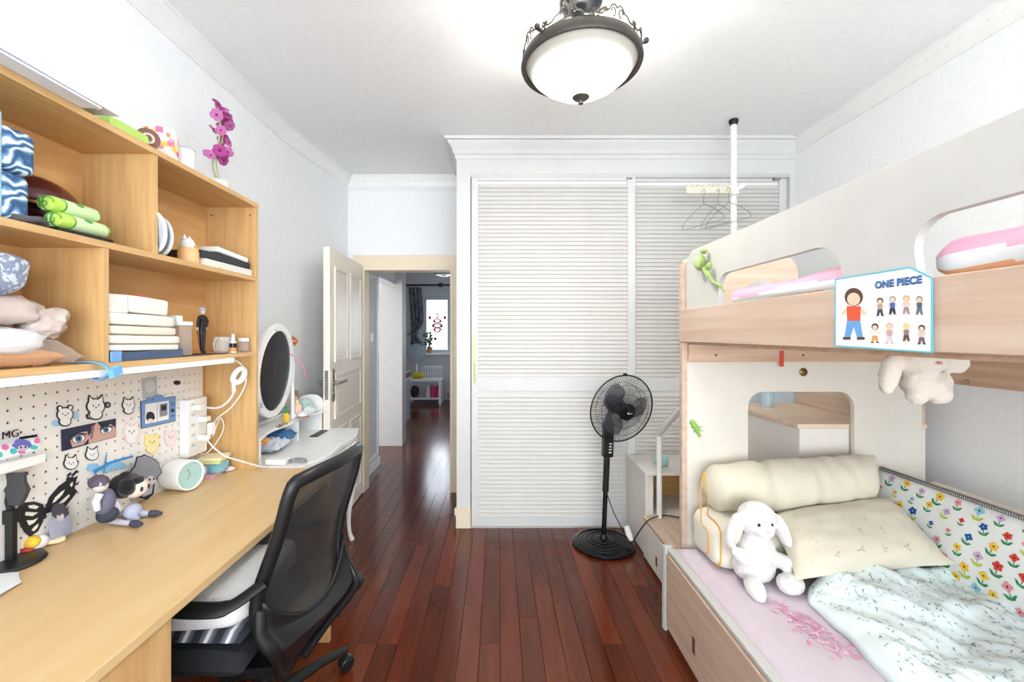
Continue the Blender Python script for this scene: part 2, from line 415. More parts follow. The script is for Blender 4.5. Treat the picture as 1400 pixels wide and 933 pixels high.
m = MB(); m.plate([rrect(fx0, fx1, fz0, fz1, .001, 1), rrect(fx0+.07, -1.08, fz0+.07, fz1-.07, .001, 1), rrect(-1.0, -.5, fz0+.07, fz1-.07, .001, 1), rrect(-.42, fx1-.07, fz0+.07, fz1-.07, .001, 1)], onY(FY+.02), 0, .05)
m.build('window_frame', mat('far_frame', '#b9bec4', .4), w2, bevel=.004)
pane = MB().box(-1.53, -1.08, FY+.04, FY+.045, fz0+.07, fz1-.07).build('pane', thin_clear('pane_glass', '#dfe9f2', .12), w2)
MB().box(-1.0, -.5, FY+.04, FY+.045, fz0+.07, fz1-.07).build('pane', thin_clear('pane_glass', '#dfe9f2', .12), w2)
MB().box(-.42, .03, FY+.04, FY+.045, fz0+.07, fz1-.07).build('pane', thin_clear('pane_glass', '#dfe9f2', .12), w2)
MB().box(fx0-.04, fx1+.04, FY-.12, FY+.02, fz0-.04, fz0).build('window_sill', white_lac, w2, bevel=.004)
# red festive paper cut on the pane
m = MB()
cx, cz = -1.3, 1.63
for k, (du, dv, r1, r2) in enumerate([(0, .16, .035, .06), (0, .05, .09, .05), (0, -.05, .12, .05), (0, -.14, .08, .06), (-.07, .02, .03, .05), (.07, .02, .03, .05), (-.1, -.1, .03, .05), (.1, -.1, .03, .05)]):
    m.plate([oval(cx+du, cz+dv, r1, r2, 14), oval(cx+du, cz+dv, r1*.55, r2*.55, 14)], onY(FY+.03), 0, .002)
for k in range(9): m.box(cx-.15+.035*k, cx-.135+.035*k, FY+.03, FY+.032, cz-.27, cz-.21)
for sx in (-1, 1):
    m.box(cx+sx*.16-.006, cx+sx*.16+.006, FY+.03, FY+.032, cz+.1, cz+.33); m.plate([oval(cx+sx*.16, cz+.12, .03, .04, 10)], onY(FY+.03), 0, .002)
tag(m.build('paper_cutting', mat('red_paper', '#d2404a', .7)), 'red festive paper cutting stuck on the far window pane', 'decoration')
# ============================================================ WARDROBE
CY = 3.117
wd = thing('wardrobe', (.9, CY+.3, 0), 'built-in white wardrobe with two louvred sliding doors', 'wardrobe')
m = MB(); cx0, cx1 = -.301, WR_
m.plate([[(cx0, 0), (-.199, 0), (-.199, 2.557), (2.11, 2.557), (2.11, 0), (cx1, 0), (cx1, 2.72), (cx0, 2.72)]], onY(CY), 0, .04)
m.box(cx0, cx0+.02, CY+.04, YD-.03, 0, 2.72)
m.build('frame', closet_white, wd, bevel=.003)
m = MB()
prof = [(0, 2.665), (-.006, 2.665), (-.01, 2.69), (-.02, 2.70), (-.03, 2.735), (-.055, 2.765), (-.06, 2.778), (-.075, 2.782), (-.08, 2.8), (0, 2.8)]
def crown_ring(x0, x1, y1):
    vs = []; n = len(prof)
    for k in range(3):
        for d, z in prof:
            vs.append(((x0+d, y1, z), (x0+d, CY+d, z), (x1, CY+d, z))[k])
    return vs, [(k*n+i, k*n+(i+1) % n, (k+1)*n+(i+1) % n, (k+1)*n+i) for k in range(2) for i in range(n)]+[tuple(range(n)), tuple(range(2*n, 3*n))]
m.add(*crown_ring(cx0, cx1, YD-.06)); m.build('crown_moulding', closet_white, wd, sharp=25)
MB().box(cx0, cx1, CY+.0, YD-.03, 2.72, 2.799).build('top_board', closet_white, wd)
m = MB(); m.box(cx0-.014, -.197, CY-.014, CY, 0, .135); m.box(cx0-.014, cx0, CY-.014, YD-.05, 0, .1); m.box(cx0-.014, -.2, CY-.012, CY, .135, .147)
m.build('base_block', mat('yellowed_paint', '#eaddc6', .55, bump=.4, bscale=35), wd, bevel=.003, label='yellowed chipped base block')
MB().box(-.199, 2.11, CY+.002, CY+.038, 2.535, 2.557).build('track', mat('track_alu', '#d5d3d0', .35, metal=.3), wd)
MB().box(-.199, 2.11, CY+.0, CY+.07, 0, .006).build('track', mat('track_alu', '#d5d3d0', .35, metal=.3), wd)
# doors: x range, y
pitch = .0298
def make_door(x0, x1, y, sl, sr):
    m = MB(); d = thing('door', ((x0+x1)/2, y, .008)); d.parent = wd; d.location = d.location-wd.location
    m.box(x0, x0+sl, y, y+.022, .008, 2.535); m.box(x1-sr, x1, y, y+.022, .008, 2.535)
    m.box(x0+sl, x1-sr, y, y+.022, .008, .075); m.box(x0+sl, x1-sr, y, y+.022, 2.512, 2.535); m.box(x0+sl, x1-sr, y, y+.022, .985, 1.075)
    m.build('door_frame', closet_white, d, bevel=.0015)
    MB().box(x0+sl, x1-sr, y+.017, y+.02, .05, 2.52).build('back_panel', mat('louvre_backing', '#f4f3f1', .7), d)
    w_ = (x1-x0-sl-sr)/2
    sm = MB(); sm.obox((0, 0, 0), (w_, 0, 0), (0, .0045, .0142), (0, -.0018, .0009))
    so = sm.build('slat', slat_white, None, loc=(0, 0, 0), bevel=.0006); me = so.data; bpy.data.objects.remove(so)
    base = wd.location+d.location
    z = .075+pitch/2
    while z < 2.50:
        if not (.973 < z < 1.087):
            inst('slat', me, d, Vector(((x0+sl+x1-sr)/2, y+.009, z))-base, (R(random.uniform(-2.2, 2.2)), 0, 0))
        z += pitch
    return d, base
d1, b1 = make_door(-.193, .993, CY+.004, .047, .056)
d2, b2 = make_door(.96, 2.106, CY+.03, .02, .055)
m = MB(); m.plate([rrect(-.184, -.158, 1.03, 1.39, .004, 3)], onY(CY+.0005), 0, .004)
m.plate([rrect(-.18, -.162, 1.035, 1.385, .004, 3), ], onY(CY-.001), 0, .002)
m.build('measuring_strip', mat('yellow_strip', '#ddd8ae', .5), d1)
m = MB()
for k in range(9): m.box(-.176, -.166, CY-.002, CY-.0005, 1.05+k*.016, 1.058+k*.016)
m.build('strip_marks', mat('green_marks', '#7d9a6a', .5), d1)
for x in (.925, 2.0): MB().box(x, x+.045, CY-.001, CY+.004 if x < 1 else CY+.03, 2.518, 2.532).build('maker_plate', grey_pl, d1 if x < 1 else d2)

# ============================================================ DOOR LEAF
dr = thing('door_1', (-1.187, 3.80, 0), kind='structure')
P0 = Vector((-1.187, 3.80, 0)); P1 = Vector((-1.150, 2.95, 0)); du = (P1-P0).normalized(); dn = Vector((1, 0, 0))-du*du.x; dn.normalize(); LW = (P1-P0).length
def onD(u, v, w_): return P0+du*u+Vector((0, 0, v))+dn*w_
MB().plate([[(0, .01), (LW, .01), (LW, 2.0), (0, 2.0)]], onD, -.045, 0).build('leaf', cream_lac, dr, bevel=.003)
def dpanel(u0, u1, v0, v1, name='door_panel'):
    m = MB()
    m.plate([rrect(u0, u1, v0, v1, .001, 1), rrect(u0+.022, u1-.022, v0+.022, v1-.022, .001, 1)], onD, 0, .010)
    m.plate([rrect(u0+.04, u1-.04, v0+.04, v1-.04, .001, 1)], onD, 0, .007)
    m.build(name, cream_lac, dr, bevel=.004)
for a, b in ((.1, .4), (.46, .76)):
    dpanel(a, b, 1.2, 1.88); dpanel(a, b, .12, .72)
dpanel(.1, .76, .80, 1.12)
h = thing('door_handle', onD(LW-.055, .98, 0)); h.parent = dr; h.location -= dr.location
m = MB(); m.plate([rrect(LW-.08, LW-.03, .93, 1.16, .02, 5)], onD, 0, .008)
m.cyl(onD(LW-.055, 1.06, 0), onD(LW-.055, 1.06, .05), .011, n=14)
m.tube(spline([onD(LW-.055, 1.06, .045), onD(LW-.1, 1.062, .055), onD(LW-.17, 1.066, .06), onD(LW-.19, 1.058, .05)], 5), .009, 10)
m.cyl(onD(LW-.055, .99, 0), onD(LW-.055, .99, .012), .012, n=14); m.build('lever_and_plate', steel, h, bevel=.001)
m = MB(); m.plate([rrect(LW-.08, LW-.03, .93, 1.16, .02, 5)], onD, -.053, -.045)
m.cyl(onD(LW-.055, 1.06, -.045), onD(LW-.055, 1.06, -.09), .011, n=14)
m.tube([onD(LW-.055, 1.06, -.09), onD(LW-.16, 1.062, -.095)], .009, 10)
m.obox(onD(LW+.0015, 1.05, -.022), du*.0015, Vector((0, 0, .1)), dn*.011); m.build('latch_plate', steel, h, bevel=.001)

# ============================================================ CEILING LAMP
LC = Vector((.347, 1.81, 0))
la = thing('ceiling_lamp', (LC.x, LC.y, H), 'round frosted glass ceiling lamp in a scrolled iron ring', 'lamp')
def lz(z): return (LC.x, LC.y, z)
m = MB(); m.lathe([(.0, 2.8), (.09, 2.8), (.092, 2.79), (.085, 2.775), (.055, 2.76), (.03, 2.752), (0, 2.75)], (LC.x, LC.y, 0), 36); m.build('ceiling_rose', mat('dark_blue_iron', '#23282f', .3, metal=.3), la)
m = MB(); m.lathe([(.0, 2.76), (.012, 2.76), (.012, 2.735), (.03, 2.72), (.042, 2.69), (.04, 2.665), (.022, 2.64), (.012, 2.63), (.012, 2.57), (0, 2.57)], (LC.x, LC.y, 0), 24); m.build('stem', dark_iron, la)
RR = .243
m = MB(); m.lathe([(RR-.012, 2.52), (RR+.004, 2.515), (RR+.008, 2.525), (RR+.002, 2.55), (RR-.004, 2.562), (RR-.014, 2.56), (RR-.012, 2.52)], (LC.x, LC.y, 0), 72); m.build('ring', dark_iron, la)
# frosted bowl: lit by the bulbs inside
bowl = mat('frosted_bowl', '#f2eee2', .35, emit=1.15); bowl.node_tree.nodes['Principled BSDF'].inputs['Base Color'].default_value = lin('#a8a49a')
bn = bowl.node_tree; bb = bn.nodes['Principled BSDF']
tcn = bn.nodes.new('ShaderNodeTexCoord'); sp = bn.nodes.new('ShaderNodeSeparateXYZ'); mrn = bn.nodes.new('ShaderNodeMapRange')
bn.links.new(tcn.outputs['Object'], sp.inputs[0]); bn.links.new(sp.outputs['Z'], mrn.inputs[0])
mrn.inputs[1].default_value = 2.52-H; mrn.inputs[2].default_value = 2.41-H; pass
mrn.inputs[3].default_value = 0; mrn.inputs[4].default_value = 1
pwn = bn.nodes.new('ShaderNodeMath'); pwn.operation = 'POWER'; pwn.inputs[1].default_value = 4
mun = bn.nodes.new('ShaderNodeMath'); mun.operation = 'MULTIPLY_ADD'; mun.inputs[1].default_value = 80; mun.inputs[2].default_value = .08
bn.links.new(mrn.outputs[0], pwn.inputs[0]); bn.links.new(pwn.outputs[0], mun.inputs[0]); bn.links.new(mun.outputs[0], bb.inputs['Emission Strength'])
pr = [(RR-.012, 2.532), (RR-.02, 2.518), (.205, 2.492), (.17, 2.462), (.13, 2.437), (.09, 2.418), (.05, 2.402), (.012, 2.392)]
m = MB(); m.lathe(pr, (LC.x, LC.y, 0), 72, cap=False); m.slot(1).lathe([(r-.006 if r > .02 else r, z+.006) for r, z in pr[::-1]], (LC.x, LC.y, 0), 72, cap=False); m.build('glass_bowl', [bowl, mat('bowl_inside', '#f2eee2', .6)], la)
m = MB(); m.lathe([(0, 2.400), (.034, 2.398), (.038, 2.392), (.03, 2.385), (.02, 2.38), (.012, 2.372), (.01, 2.366), (0, 2.36)], (LC.x, LC.y, 0), 28); m.build('finial', dark_iron, la)
# scroll crest on the ring
cm = MB(); NS = 8
for k in range(NS):
    a0 = 2*PI*k/NS
    def on(t, z): a = a0+t*2*PI/NS; return Vector((LC.x+(RR-.002)*math.cos(a), LC.y+(RR-.002)*math.sin(a), z))
    for sg in (1, -1):
        c = .5
        cm.tube([on(c+sg*t, z) for t, z in ((.0, 2.60), (.06, 2.612), (.13, 2.606), (.18, 2.588), (.26, 2.585), (.33, 2.57), (.42, 2.568), (.5, 2.575))], .0035, 6)
        cm.tube([on(c+sg*(.09+.05*math.cos(q)), 2.582+.016*math.sin(q)) for q in [i*.7 for i in range(8)]], .0028, 6)
        cm.tube([on(c+sg*t, z) for t, z in ((.5, 2.575), (.46, 2.59), (.44, 2.582), (.46, 2.57))], .0028, 6)
    cm.tube([on(0, 2.555), on(0, 2.585)], .004, 6)
cm.build('scroll_crest', dark_iron, la)
for k in range(3):
    a = R(-20+120*k); q = Vector((math.cos(a), math.sin(a), 0)); c = Vector((LC.x, LC.y, 0)); up = Vector((0, 0, 1))
    m = MB(); m.tube(spline([c+up*2.66+q*.02, c+up*2.70+q*.07, c+up*2.66+q*.12, c+up*2.60+q*.19, c+up*2.565+q*(RR-.01), c+up*2.57+q*(RR+.012)], 5), .006, 8)
    m.ell(c+up*2.572+q*(RR+.016), .012, nu=12, nv=8)
    m.tube(spline([c+up*2.70+q*.07, c+up*2.735+q*.075, c+up*2.745+q*.1, c+up*2.73+q*.108], 4), .006, 8)
    m.build('arm', dark_iron, la)

# ============================================================ BUNK BED
bed = thing('bunk_bed', (1.45, 1.05, 0), 'cream and pale wood bunk bed with oval cut-outs in the guard board', 'bed')
XF, XL = .885, .805; YE = 2.065
# far end panel with rounded window
m = MB(); m.plate([[(XF, 0), (2.03, 0), (2.03, 1.36), (XF, 1.36)], rrect(1.197, 1.705, .45, 1.123, .075, 7)], onY(YE), 0, .025); m.build('end_panel', bed_cream, bed, bevel=.003)
m = MB(); m.plate([[(XF-.002, 1.36), (1.435, 1.36), (1.435, 1.70), (1.425, 1.735), (1.40, 1.762), (1.36, 1.77), (.93, 1.77), (.9, 1.76), (XF-.002, 1.735)]], onY(YE-.004), 0, .03); m.build('upper_headboard', pine_x, bed, bevel=.004)
m = MB(); m.box(XF-.006, XF+.02, YE-.002, YE+.03, 0, 1.36); m.box(XF-.006, XF+.03, YE-.01, YE+.034, 1.36, 1.742); m.build('corner_post', pine_y, bed, bevel=.003)
# near end panel (beyond the frame edge)
m = MB(); m.box(XF, 2.03, .06, .085, 1.36, 1.75); m.box(XF, XF+.05, .06, .11, 0, 1.36); m.box(1.98, 2.03, .06, .11, 0, 1.36); m.box(XF+.05, 1.98, .06, .085, 0, .385); m.build('foot_frame', bed_cream, bed, bevel=.003)
# guard board with two cut-outs
m = MB()
def cut(y0, y1, h=0): return [(y0+.01, 1.516), (y1-.01, 1.516)]+[(y1-.06+.06*math.cos(R(a)), 1.579+h+.06*math.sin(R(a))) for a in (0, 20, 40, 60, 80, 90)]+[(y0+.085+.085*math.cos(R(a)), 1.554+h+.085*math.sin(R(a))) for a in (90, 110, 130, 150, 170, 180)]
outer = [(.07, 1.50), (YE-.035, 1.50), (YE-.035, 1.70), (YE-.045, 1.74), (YE-.07, 1.772), (YE-.1, 1.782), (.07, 1.782)]
m.plate([[(a, b) for a, b in outer], cut(1.113, 1.735), cut(.29, .918, .0023)], onX(XF), 0, .02); m.build('guard_board', bed_white, bed, bevel=.003)
m = MB(); m.box(XF-.012, XF+.015, .04, YE+.012, 1.363, 1.516); m.build('side_rail', pine_y, bed, bevel=.003)
m = MB(); m.box(XF+.02, 2.03, .085, YE, 1.35, 1.372); m.build('bunk_base', brown_x, bed)
m = MB(); m.box(XF+.02, 2.03, YE-.02, YE, 1.267, 1.35); m.build('end_rail', brown_x, bed, bevel=.002)
m = MB(); m.box(2.0, 2.02, .085, YE-.02, 1.18, 1.35); m.build('wall_rail', brown_y, bed, bevel=.002)
m = MB(); m.box(2.012, 2.03, .085, YE-.001, 1.35, 1.55); m.build('wall_guard', bed_white, bed, bevel=.002)
hook = MB(); p = cam_pt(1325, 523, X=1.998); hook.tube(arc(p+Vector((-.012, 0, 0)), .009, -180, 90, 8, (0, 1, 0)), .0018, 6); hook.cyl(p+Vector((-.002, 0, .008)), p+Vector((-.014, 0, .008)), .003, n=8); hook.build('hook', steel, bed)
for px, py in ((979, 486), (1098, 486)):
    p = cam_pt(px, py, Y=YE-.02); MB().cyl(p, p+Vector((0, -.002, 0)), .005, n=12).build('screw', dark_iron, bed)
p = cam_pt(1098, 509, Y=YE); MB().lathe([(0, 0), (.019, 0), (.02, .003), (.014, .005), (.006, .007), (0, .007)], p, 20, (0, -1, 0)).build('cap_bolt', mat('brass_cap', '#7a6440', .35, metal=.8), bed)
# lower bed frame
m = MB(); m.box(XL, XL+.02, .06, 2.045, .0, .385); m.build('front_board', pine_y, bed, bevel=.002)
m = MB(); m.box(XL-.022, XL+.02, 2.045, 2.063, 0, .395); m.box(XL-.02, XL-.004, 2.035, 2.045, 0, .395); m.build('front_post', bed_white, bed, bevel=.002)
m = MB(); m.box(XL-.006, XL+.03, .06, 2.04, .372, .388); m.build('rim_strip', bed_white, bed, bevel=.002)
for y0, y1 in ((1.06, 2.03), (.08, 1.05)):
    dw = thing('drawer', (XL-.01, (y0+y1)/2, .03)); dw.parent = bed; dw.location -= bed.location
    MB().box(XL-.014, XL, y0, y1, .03, .365).build('drawer_front', pine_y, dw, bevel=.002)
    yc = 1.746 if y0 > 1 else .56
    m = MB(); m.plate([rrect(yc-.012, yc+.012, .105, .172, .003, 2)], onX(XL-.0152), 0, .002); m.build('finger_slot', mat('slot_dark', '#5b4636', .6), dw)
MB().box(2.01, 2.03, .085, 2.06, 0, .4).build('rear_board', bed_cream, bed)
MB().box(XL+.02, 2.01, .085, 2.06, .2, .22).build('bed_base', bed_cream, bed)
# lower mattress + sheet
def slab(x0, x1, y0, y1, z0, z1, wob=.004, nx=30, ny=30, r=.03):
    m = MB()
    def f(u, v):
        x = x0+(x1-x0)*u; y = y0+(y1-y0)*v; e = min(u*(x1-x0), (1-u)*(x1-x0), v*(y1-y0), (1-v)*(y1-y0))
        z = z1-(r*(1-math.sqrt(max(0, 1-(1-min(1, e/r))**2))) if e < r else 0)+wob*noise.noise(Vector((x*5, y*5, 0)))
        return Vector((x, y, z))
    m.grid(nx, ny, f); m.box(x0, x1, y0, y1, z0, z1-r)
    return m
tag(slab(.835, 2.005, .09, 2.055, .221, .405).build('mattress', mat('lilac_sheet', '#cdbfc9', .9, sheen=.2, bump=.08, bscale=25)), 'lower bunk mattress in a pale lilac sheet with pink leaf print', 'mattress')
MA = [o for o in COL.objects if o.name.startswith('mattress')][0]
# pink leaf sprays on the sheet
m = MB(); random.seed(3)
def leaf2(m, f, cu, cv, L_, W_, a, w0=0, w1=.0008):
    pts = []
    for t, s_ in ((0, 0), (.3, .5), (.6, .45), (1, 0), (.6, -.45), (.3, -.5)): pts.append((cu+math.cos(a)*t*L_-math.sin(a)*s_*W_, cv+math.sin(a)*t*L_+math.cos(a)*s_*W_))
    m.plate([pts], f, w0, w1)
for k in range(130):
    t = random.random(); px = 1062+95*t+random.uniform(-20, 20)*(.4+t); py = 826+70*t+random.uniform(-8, 8)*(.4+t)
    p = cam_pt(px, py, Z=.407); m.slot(0 if random.random() < .6 else 1)
    leaf2(m, onZ(.4068+.000015*k), p.x, p.y, random.uniform(.015, .032), random.uniform(.006, .011), random.uniform(0, 6.3))
m.build('leaf_print', [mat('print_pink', '#d99cba', .9), mat('print_mauve', '#e6bccf', .9)], MA, kind='stuff')
# upper mattress
tag(MB().box(XF+.03, 2.0, .1, 2.05, 1.375, 1.522).build('mattress', cotton_cream, bevel=.02), 'thin cream mattress behind the guard board of the top bunk', 'mattress')
# rolled striped blanket along the guard
m = MB()
def roll(y0, y1, zc, mats_, rx, rz, xc, ph=0, wav=.012, sag=0):
    n = 28; N = 46
    for i in range(N):
        for k in range(n): pass
    def P(t, q):
        y = y0+(y1-y0)*t; e = min(1, min(t, 1-t)*14)**.5
        rr = 1+.10*math.sin(q*2+y*9+ph)+.12*noise.noise(Vector((y*7, math.cos(q)*1.3+ph, math.sin(q)*1.3)))
        return Vector((xc+rx*math.cos(q)*rr*e, y, zc(t)+rz*math.sin(q)*rr*e))
    for i in range(N):
        for k in range(n):
            t0, t1 = i/N, (i+1)/N; q0, q1 = 2*PI*k/n, 2*PI*(k+1)/n
            dq = math.degrees(q0)-12*math.sin(ph+3*t0*PI); m.cur = 0 if (dq < 172 or dq > 330) else (1 if dq < 222 else 2)
            m.add([P(t0, q0), P(t0, q1), P(t1, q1), P(t1, q0)], [(0, 1, 2, 3)])
roll(.2, .94, lambda t: 1.553+.006*math.sin(t*3), [], .04, .04, .957, 2.5)
roll(1.0, 1.745, lambda t: 1.553-.012*t, [], .036, .034, .953, .6)
bl = m.build('blanket', [mat('blanket_pink', '#f3b3cd', .9, sheen=.3), mat('blanket_white', '#f3f3f6', .9), mat('blanket_orange', '#f6b58a', .9)])
b_ = bmesh.new(); b_.from_mesh(bl.data); bmesh.ops.remove_doubles(b_, verts=b_.verts, dist=.0004); bmesh.ops.recalc_face_normals(b_, faces=b_.faces); b_.to_mesh(bl.data); b_.free()
tag(bl, 'pink, white and orange striped blanket rolled along the top bunk guard', 'blanket')
tag(MB().ell((1.01, 1.66, 1.56), (.05, .06, .045), amp=.2, nu=24, nv=16).build('soft_toy', plush_white), 'white soft toy lump at the head of the top bunk', 'soft toy')
tag(MB().pillow((1.3, .75, 1.57), (1.7, .75, 1.57), (1.7, 1.1, 1.57), (1.3, 1.1, 1.57), .045).build('pillow', cotton_cream), 'cream pillow lying on the top bunk mattress', 'pillow')

# ---- staircase boxes beyond the bed end
st = thing('bed_staircase', (1.5, 2.6, 0), 'storage staircase of cream boxes behind the bunk bed end', 'stairs')
m = MB(); m.box(.915, 1.45, 2.095, 2.70, .006, .245); m.build('lower_box', step_grey, st, bevel=.002)
MB().box(.905, 1.452, 2.093, 2.705, .245, .262).build('lower_tread', pine_y, st, bevel=.002)
dd = thing('drawer', (.91, 2.4, .02)); dd.parent = st; dd.location -= st.location
MB().box(.906, .915, 2.10, 2.69, .02, .238).build('drawer_front', step_grey, dd, bevel=.002)
MB().plate([rrect(2.458, 2.482, .07, .125, .003, 2)], onX(.9048), 0, .002).build('finger_slot', mat('slot_dark', '#5b4636', .6), dd)
m = MB()
m.box(.925, .943, 2.71, 3.10, .006, .515); m.box(.943, .975, 2.71, 2.728, .262, .515); m.box(.943, 1.45, 3.08, 3.10, .006, .515); m.box(1.43, 1.45, 2.71, 3.08, .006, .515); m.box(.943, 1.43, 2.71, 3.08, .24, .262)
m.build('upper_box', step_grey, st, bevel=.002)
MB().box(.943, 1.43, 3.055, 3.08, .262, .515).build('cubby_back', oak_x, st)
MB().box(.917, 1.452, 2.69, 3.105, .515, .535).build('upper_tread', step_grey, st, bevel=.003)
m = MB(); m.box(1.467, 2.08, 2.10, 3.09, .006, .94); m.build('tall_box', step_grey, st, bevel=.002)
MB().box(1.455, 2.085, 2.096, 3.095, .94, .962).build('tall_tread', wood('tread_wood', '#dcc0a3', '#e8d2ba', 'X', .5, stretch=12, sc=1.2), st, bevel=.002)
MB().plate([rrect(2.545, 2.58, .78, .87, .003, 2)], onX(1.4665), -.002, 0).build('finger_slot', mat('slot_dark', '#5b4636', .6), st)
MB().box(1.885, 2.08, 2.10, 2.74, .962, 1.24).build('top_box', pine_y, st, bevel=.002)
MB().box(1.455, 1.885, 2.74, 2.755, .962, 1.22).build('blue_back_board', mat('pale_blue_board', '#bccdd8', .5), st, bevel=.002, label='pale blue board')
m = MB(); A = Vector((1.0, 2.675, .262)); B = Vector((1.0, 2.68, .778)); C_ = Vector((.945, 2.2, 1.03)); m.tube([A, B+Vector((0, 0, -.04)), B, B+(C_-B)*.08, C_, Vector((.94, 2.1, 1.05))], .0165, 14)
tag(m.build('handrail', white_pl), 'bent white tubular handrail standing on the lower stair box', 'handrail')
tag(MB().ell((1.065, 2.82, .575), (.045, .045, .04), amp=.1).build('teal_plush_ball', mat('teal_fabric', '#aedfd8', .9)), 'round pale teal plush ball on the second stair box', 'soft toy')
tag(MB().lathe([(0, 0), (.035, 0), (.035, .12), (.03, .13), (0, .13)], (1.62, 2.6, .963), 24).build('jar', thin_clear('blue_clear', '#b9cfdc', .45)), 'clear bluish jar on the tall stair box inside the end panel window', 'jar')

# ---- tension pole with hangers
PX, PY_ = 1.539, 2.82
po = thing('tension_pole', (PX, PY_, .962), 'white floor to ceiling tension pole with black top cap', 'pole')
MB().cyl((PX, PY_, .963), (PX, PY_, 2.765), .019, n=20).build('pole', white_pl, po)
MB().lathe([(0, 2.8), (.028, 2.8), (.03, 2.79), (.022, 2.765), (.0, 2.765)], (PX, PY_, 0), 20).build('end_cap', black_pl, po, label='black rubber cap')
m = MB(); m.lathe([(.02, 2.30), (.034, 2.31), (.034, 2.35), (.024, 2.365), (.02, 2.365)], (PX, PY_, 0), 20); m.cyl((PX+.02, PY_-.02, 2.34), (PX+.06, PY_-.03, 2.37), .014, n=12); m.build('collar', white_pl, po)
m = MB(); m.obox((PX-.17, PY_-.02, 2.335), (.15, 0, 0), (0, .006, 0), (0, 0, .022))
for k in range(9): m.obox((PX-.31+.034*k, PY_-.02, 2.36), (.008, 0, 0), (0, .008, 0), (0, 0, .007))
m.build('hanger_arm', thin_clear('cream_clear', '#f3edd9', .6), po)
def hanger(px, py, tilt, label):
    p = cam_pt(px, py, Y=PY_-.04); m = MB()
    top = p+Vector((0, 0, .0)); u = Vector((math.cos(R(tilt)), math.sin(R(tilt)), 0)); u = Vector((u.x, u.y, .3)); dz = Vector((0, 0, -1))
    m.tube(arc(p+Vector((0, 0, .03)), .014, 200, -20, 8, u)+[p+Vector((0, 0, .0)), p+dz*.05], .0015, 6)
    n_ = p+dz*.05
    m.tube([n_, n_+u*.09+dz*.045, n_+u*.17+dz*.10, n_+u*.18+dz*.13, n_+u*.15+dz*.135, n_-u*.15+dz*.135, n_-u*.18+dz*.13, n_-u*.17+dz*.10, n_-u*.09+dz*.045], .0016, 6, closed=True)
    tag(m.build('wire_hanger', mat('hanger_wire', '#77736f', .4, metal=.5)), label, 'hanger')
hanger(962, 268, 22, 'thin grey wire hanger, leftmost on the pole arm')
hanger(982, 268, 30, 'thin grey wire hanger in the middle of the pole arm')
hanger(996, 266, 16, 'thin grey wire hanger nearest the white tension pole')
# ============================================================ DESK + HUTCH
XH, XB = -1.162, -1.405; DZT = .75
dk = thing('desk', (-1.1, 1.2, 0), 'long yellow wood desk along the left wall', 'desk')
MB().box(-1.43, -.775, .15, 2.095, .725, DZT).build('desktop', desk_w, dk, bevel=.002)
m = MB(); m.box(-.805, -.787, .15, 1.04, .03, .725); m.box(-1.40, -.805, 1.022, 1.04, 0, .725); m.box(-1.40, -.805, .15, .168, 0, .725); m.build('cabinet', oak_z, dk, bevel=.002)
MB().box(-1.40, -.765, 1.955, 1.975, 0, .725).build('end_panel', oak_z, dk, bevel=.002)
MB().box(-1.42, -1.40, 1.04, 1.955, .3, .725).build('modesty_panel', oak_y, dk)
hu = thing('shelf_hutch', (-1.28, 1.2, DZT), 'yellow wood open shelf unit standing on the desk', 'shelf')
T = .018
MB().box(XB, XH, 2.072, 2.09, DZT, 2.029).build('side_panel', oak_z, hu, bevel=.001)
MB().box(XB, XH, .152, .17, DZT, 2.029).build('side_panel', oak_z, hu, bevel=.001)
MB().box(XB, XH+.002, .15, 2.092, 2.009, 2.029).build('top_board', oak_y, hu, bevel=.001)
MB().box(XB, XH, .17, 2.072, 1.655, 1.675).build('shelf', oak_y, hu, bevel=.001)
MB().box(XB, XH, .17, 2.072, 1.297, 1.315).build('shelf', oak_y, hu, bevel=.001)
MB().box(XB, XH-.002, 1.457, 1.477, 1.675, 2.009).build('divider', oak_z, hu, bevel=.001)
MB().box(XB, XH-.002, 1.271, 1.291, 1.315, 1.655).build('divider', oak_z, hu, bevel=.001)
MB().box(XB-.008, XB, .152, 2.09, DZT, 2.029).build('back_board', wood('oak_back', '#d3a063', '#e2b47a', 'Y', .45, stretch=7, sc=2.5), hu)
for z in (1.97,):
    for x in (-1.19, -1.375): MB().cyl((x, 2.0715, z), (x, 2.0695, z), .005, n=12).build('screw_cap', mat('screw_brown', '#8b6a3f', .5), hu)
# LED bar under the lowest shelf
lb = thing('light_bar', (-1.155, 1.2, 1.27), 'long slim white light bar fixed under the lowest shelf edge', 'lamp')
m = MB(); m.box(-1.168, -1.145, .3, 1.875, 1.276, 1.2965); m.build('housing', white_lac, lb, bevel=.002)
MB().box(-1.166, -1.147, 1.82, 1.878, 1.2745, 1.298).build('end_cap', mat('grey_cap', '#dcdcdc', .4), lb)
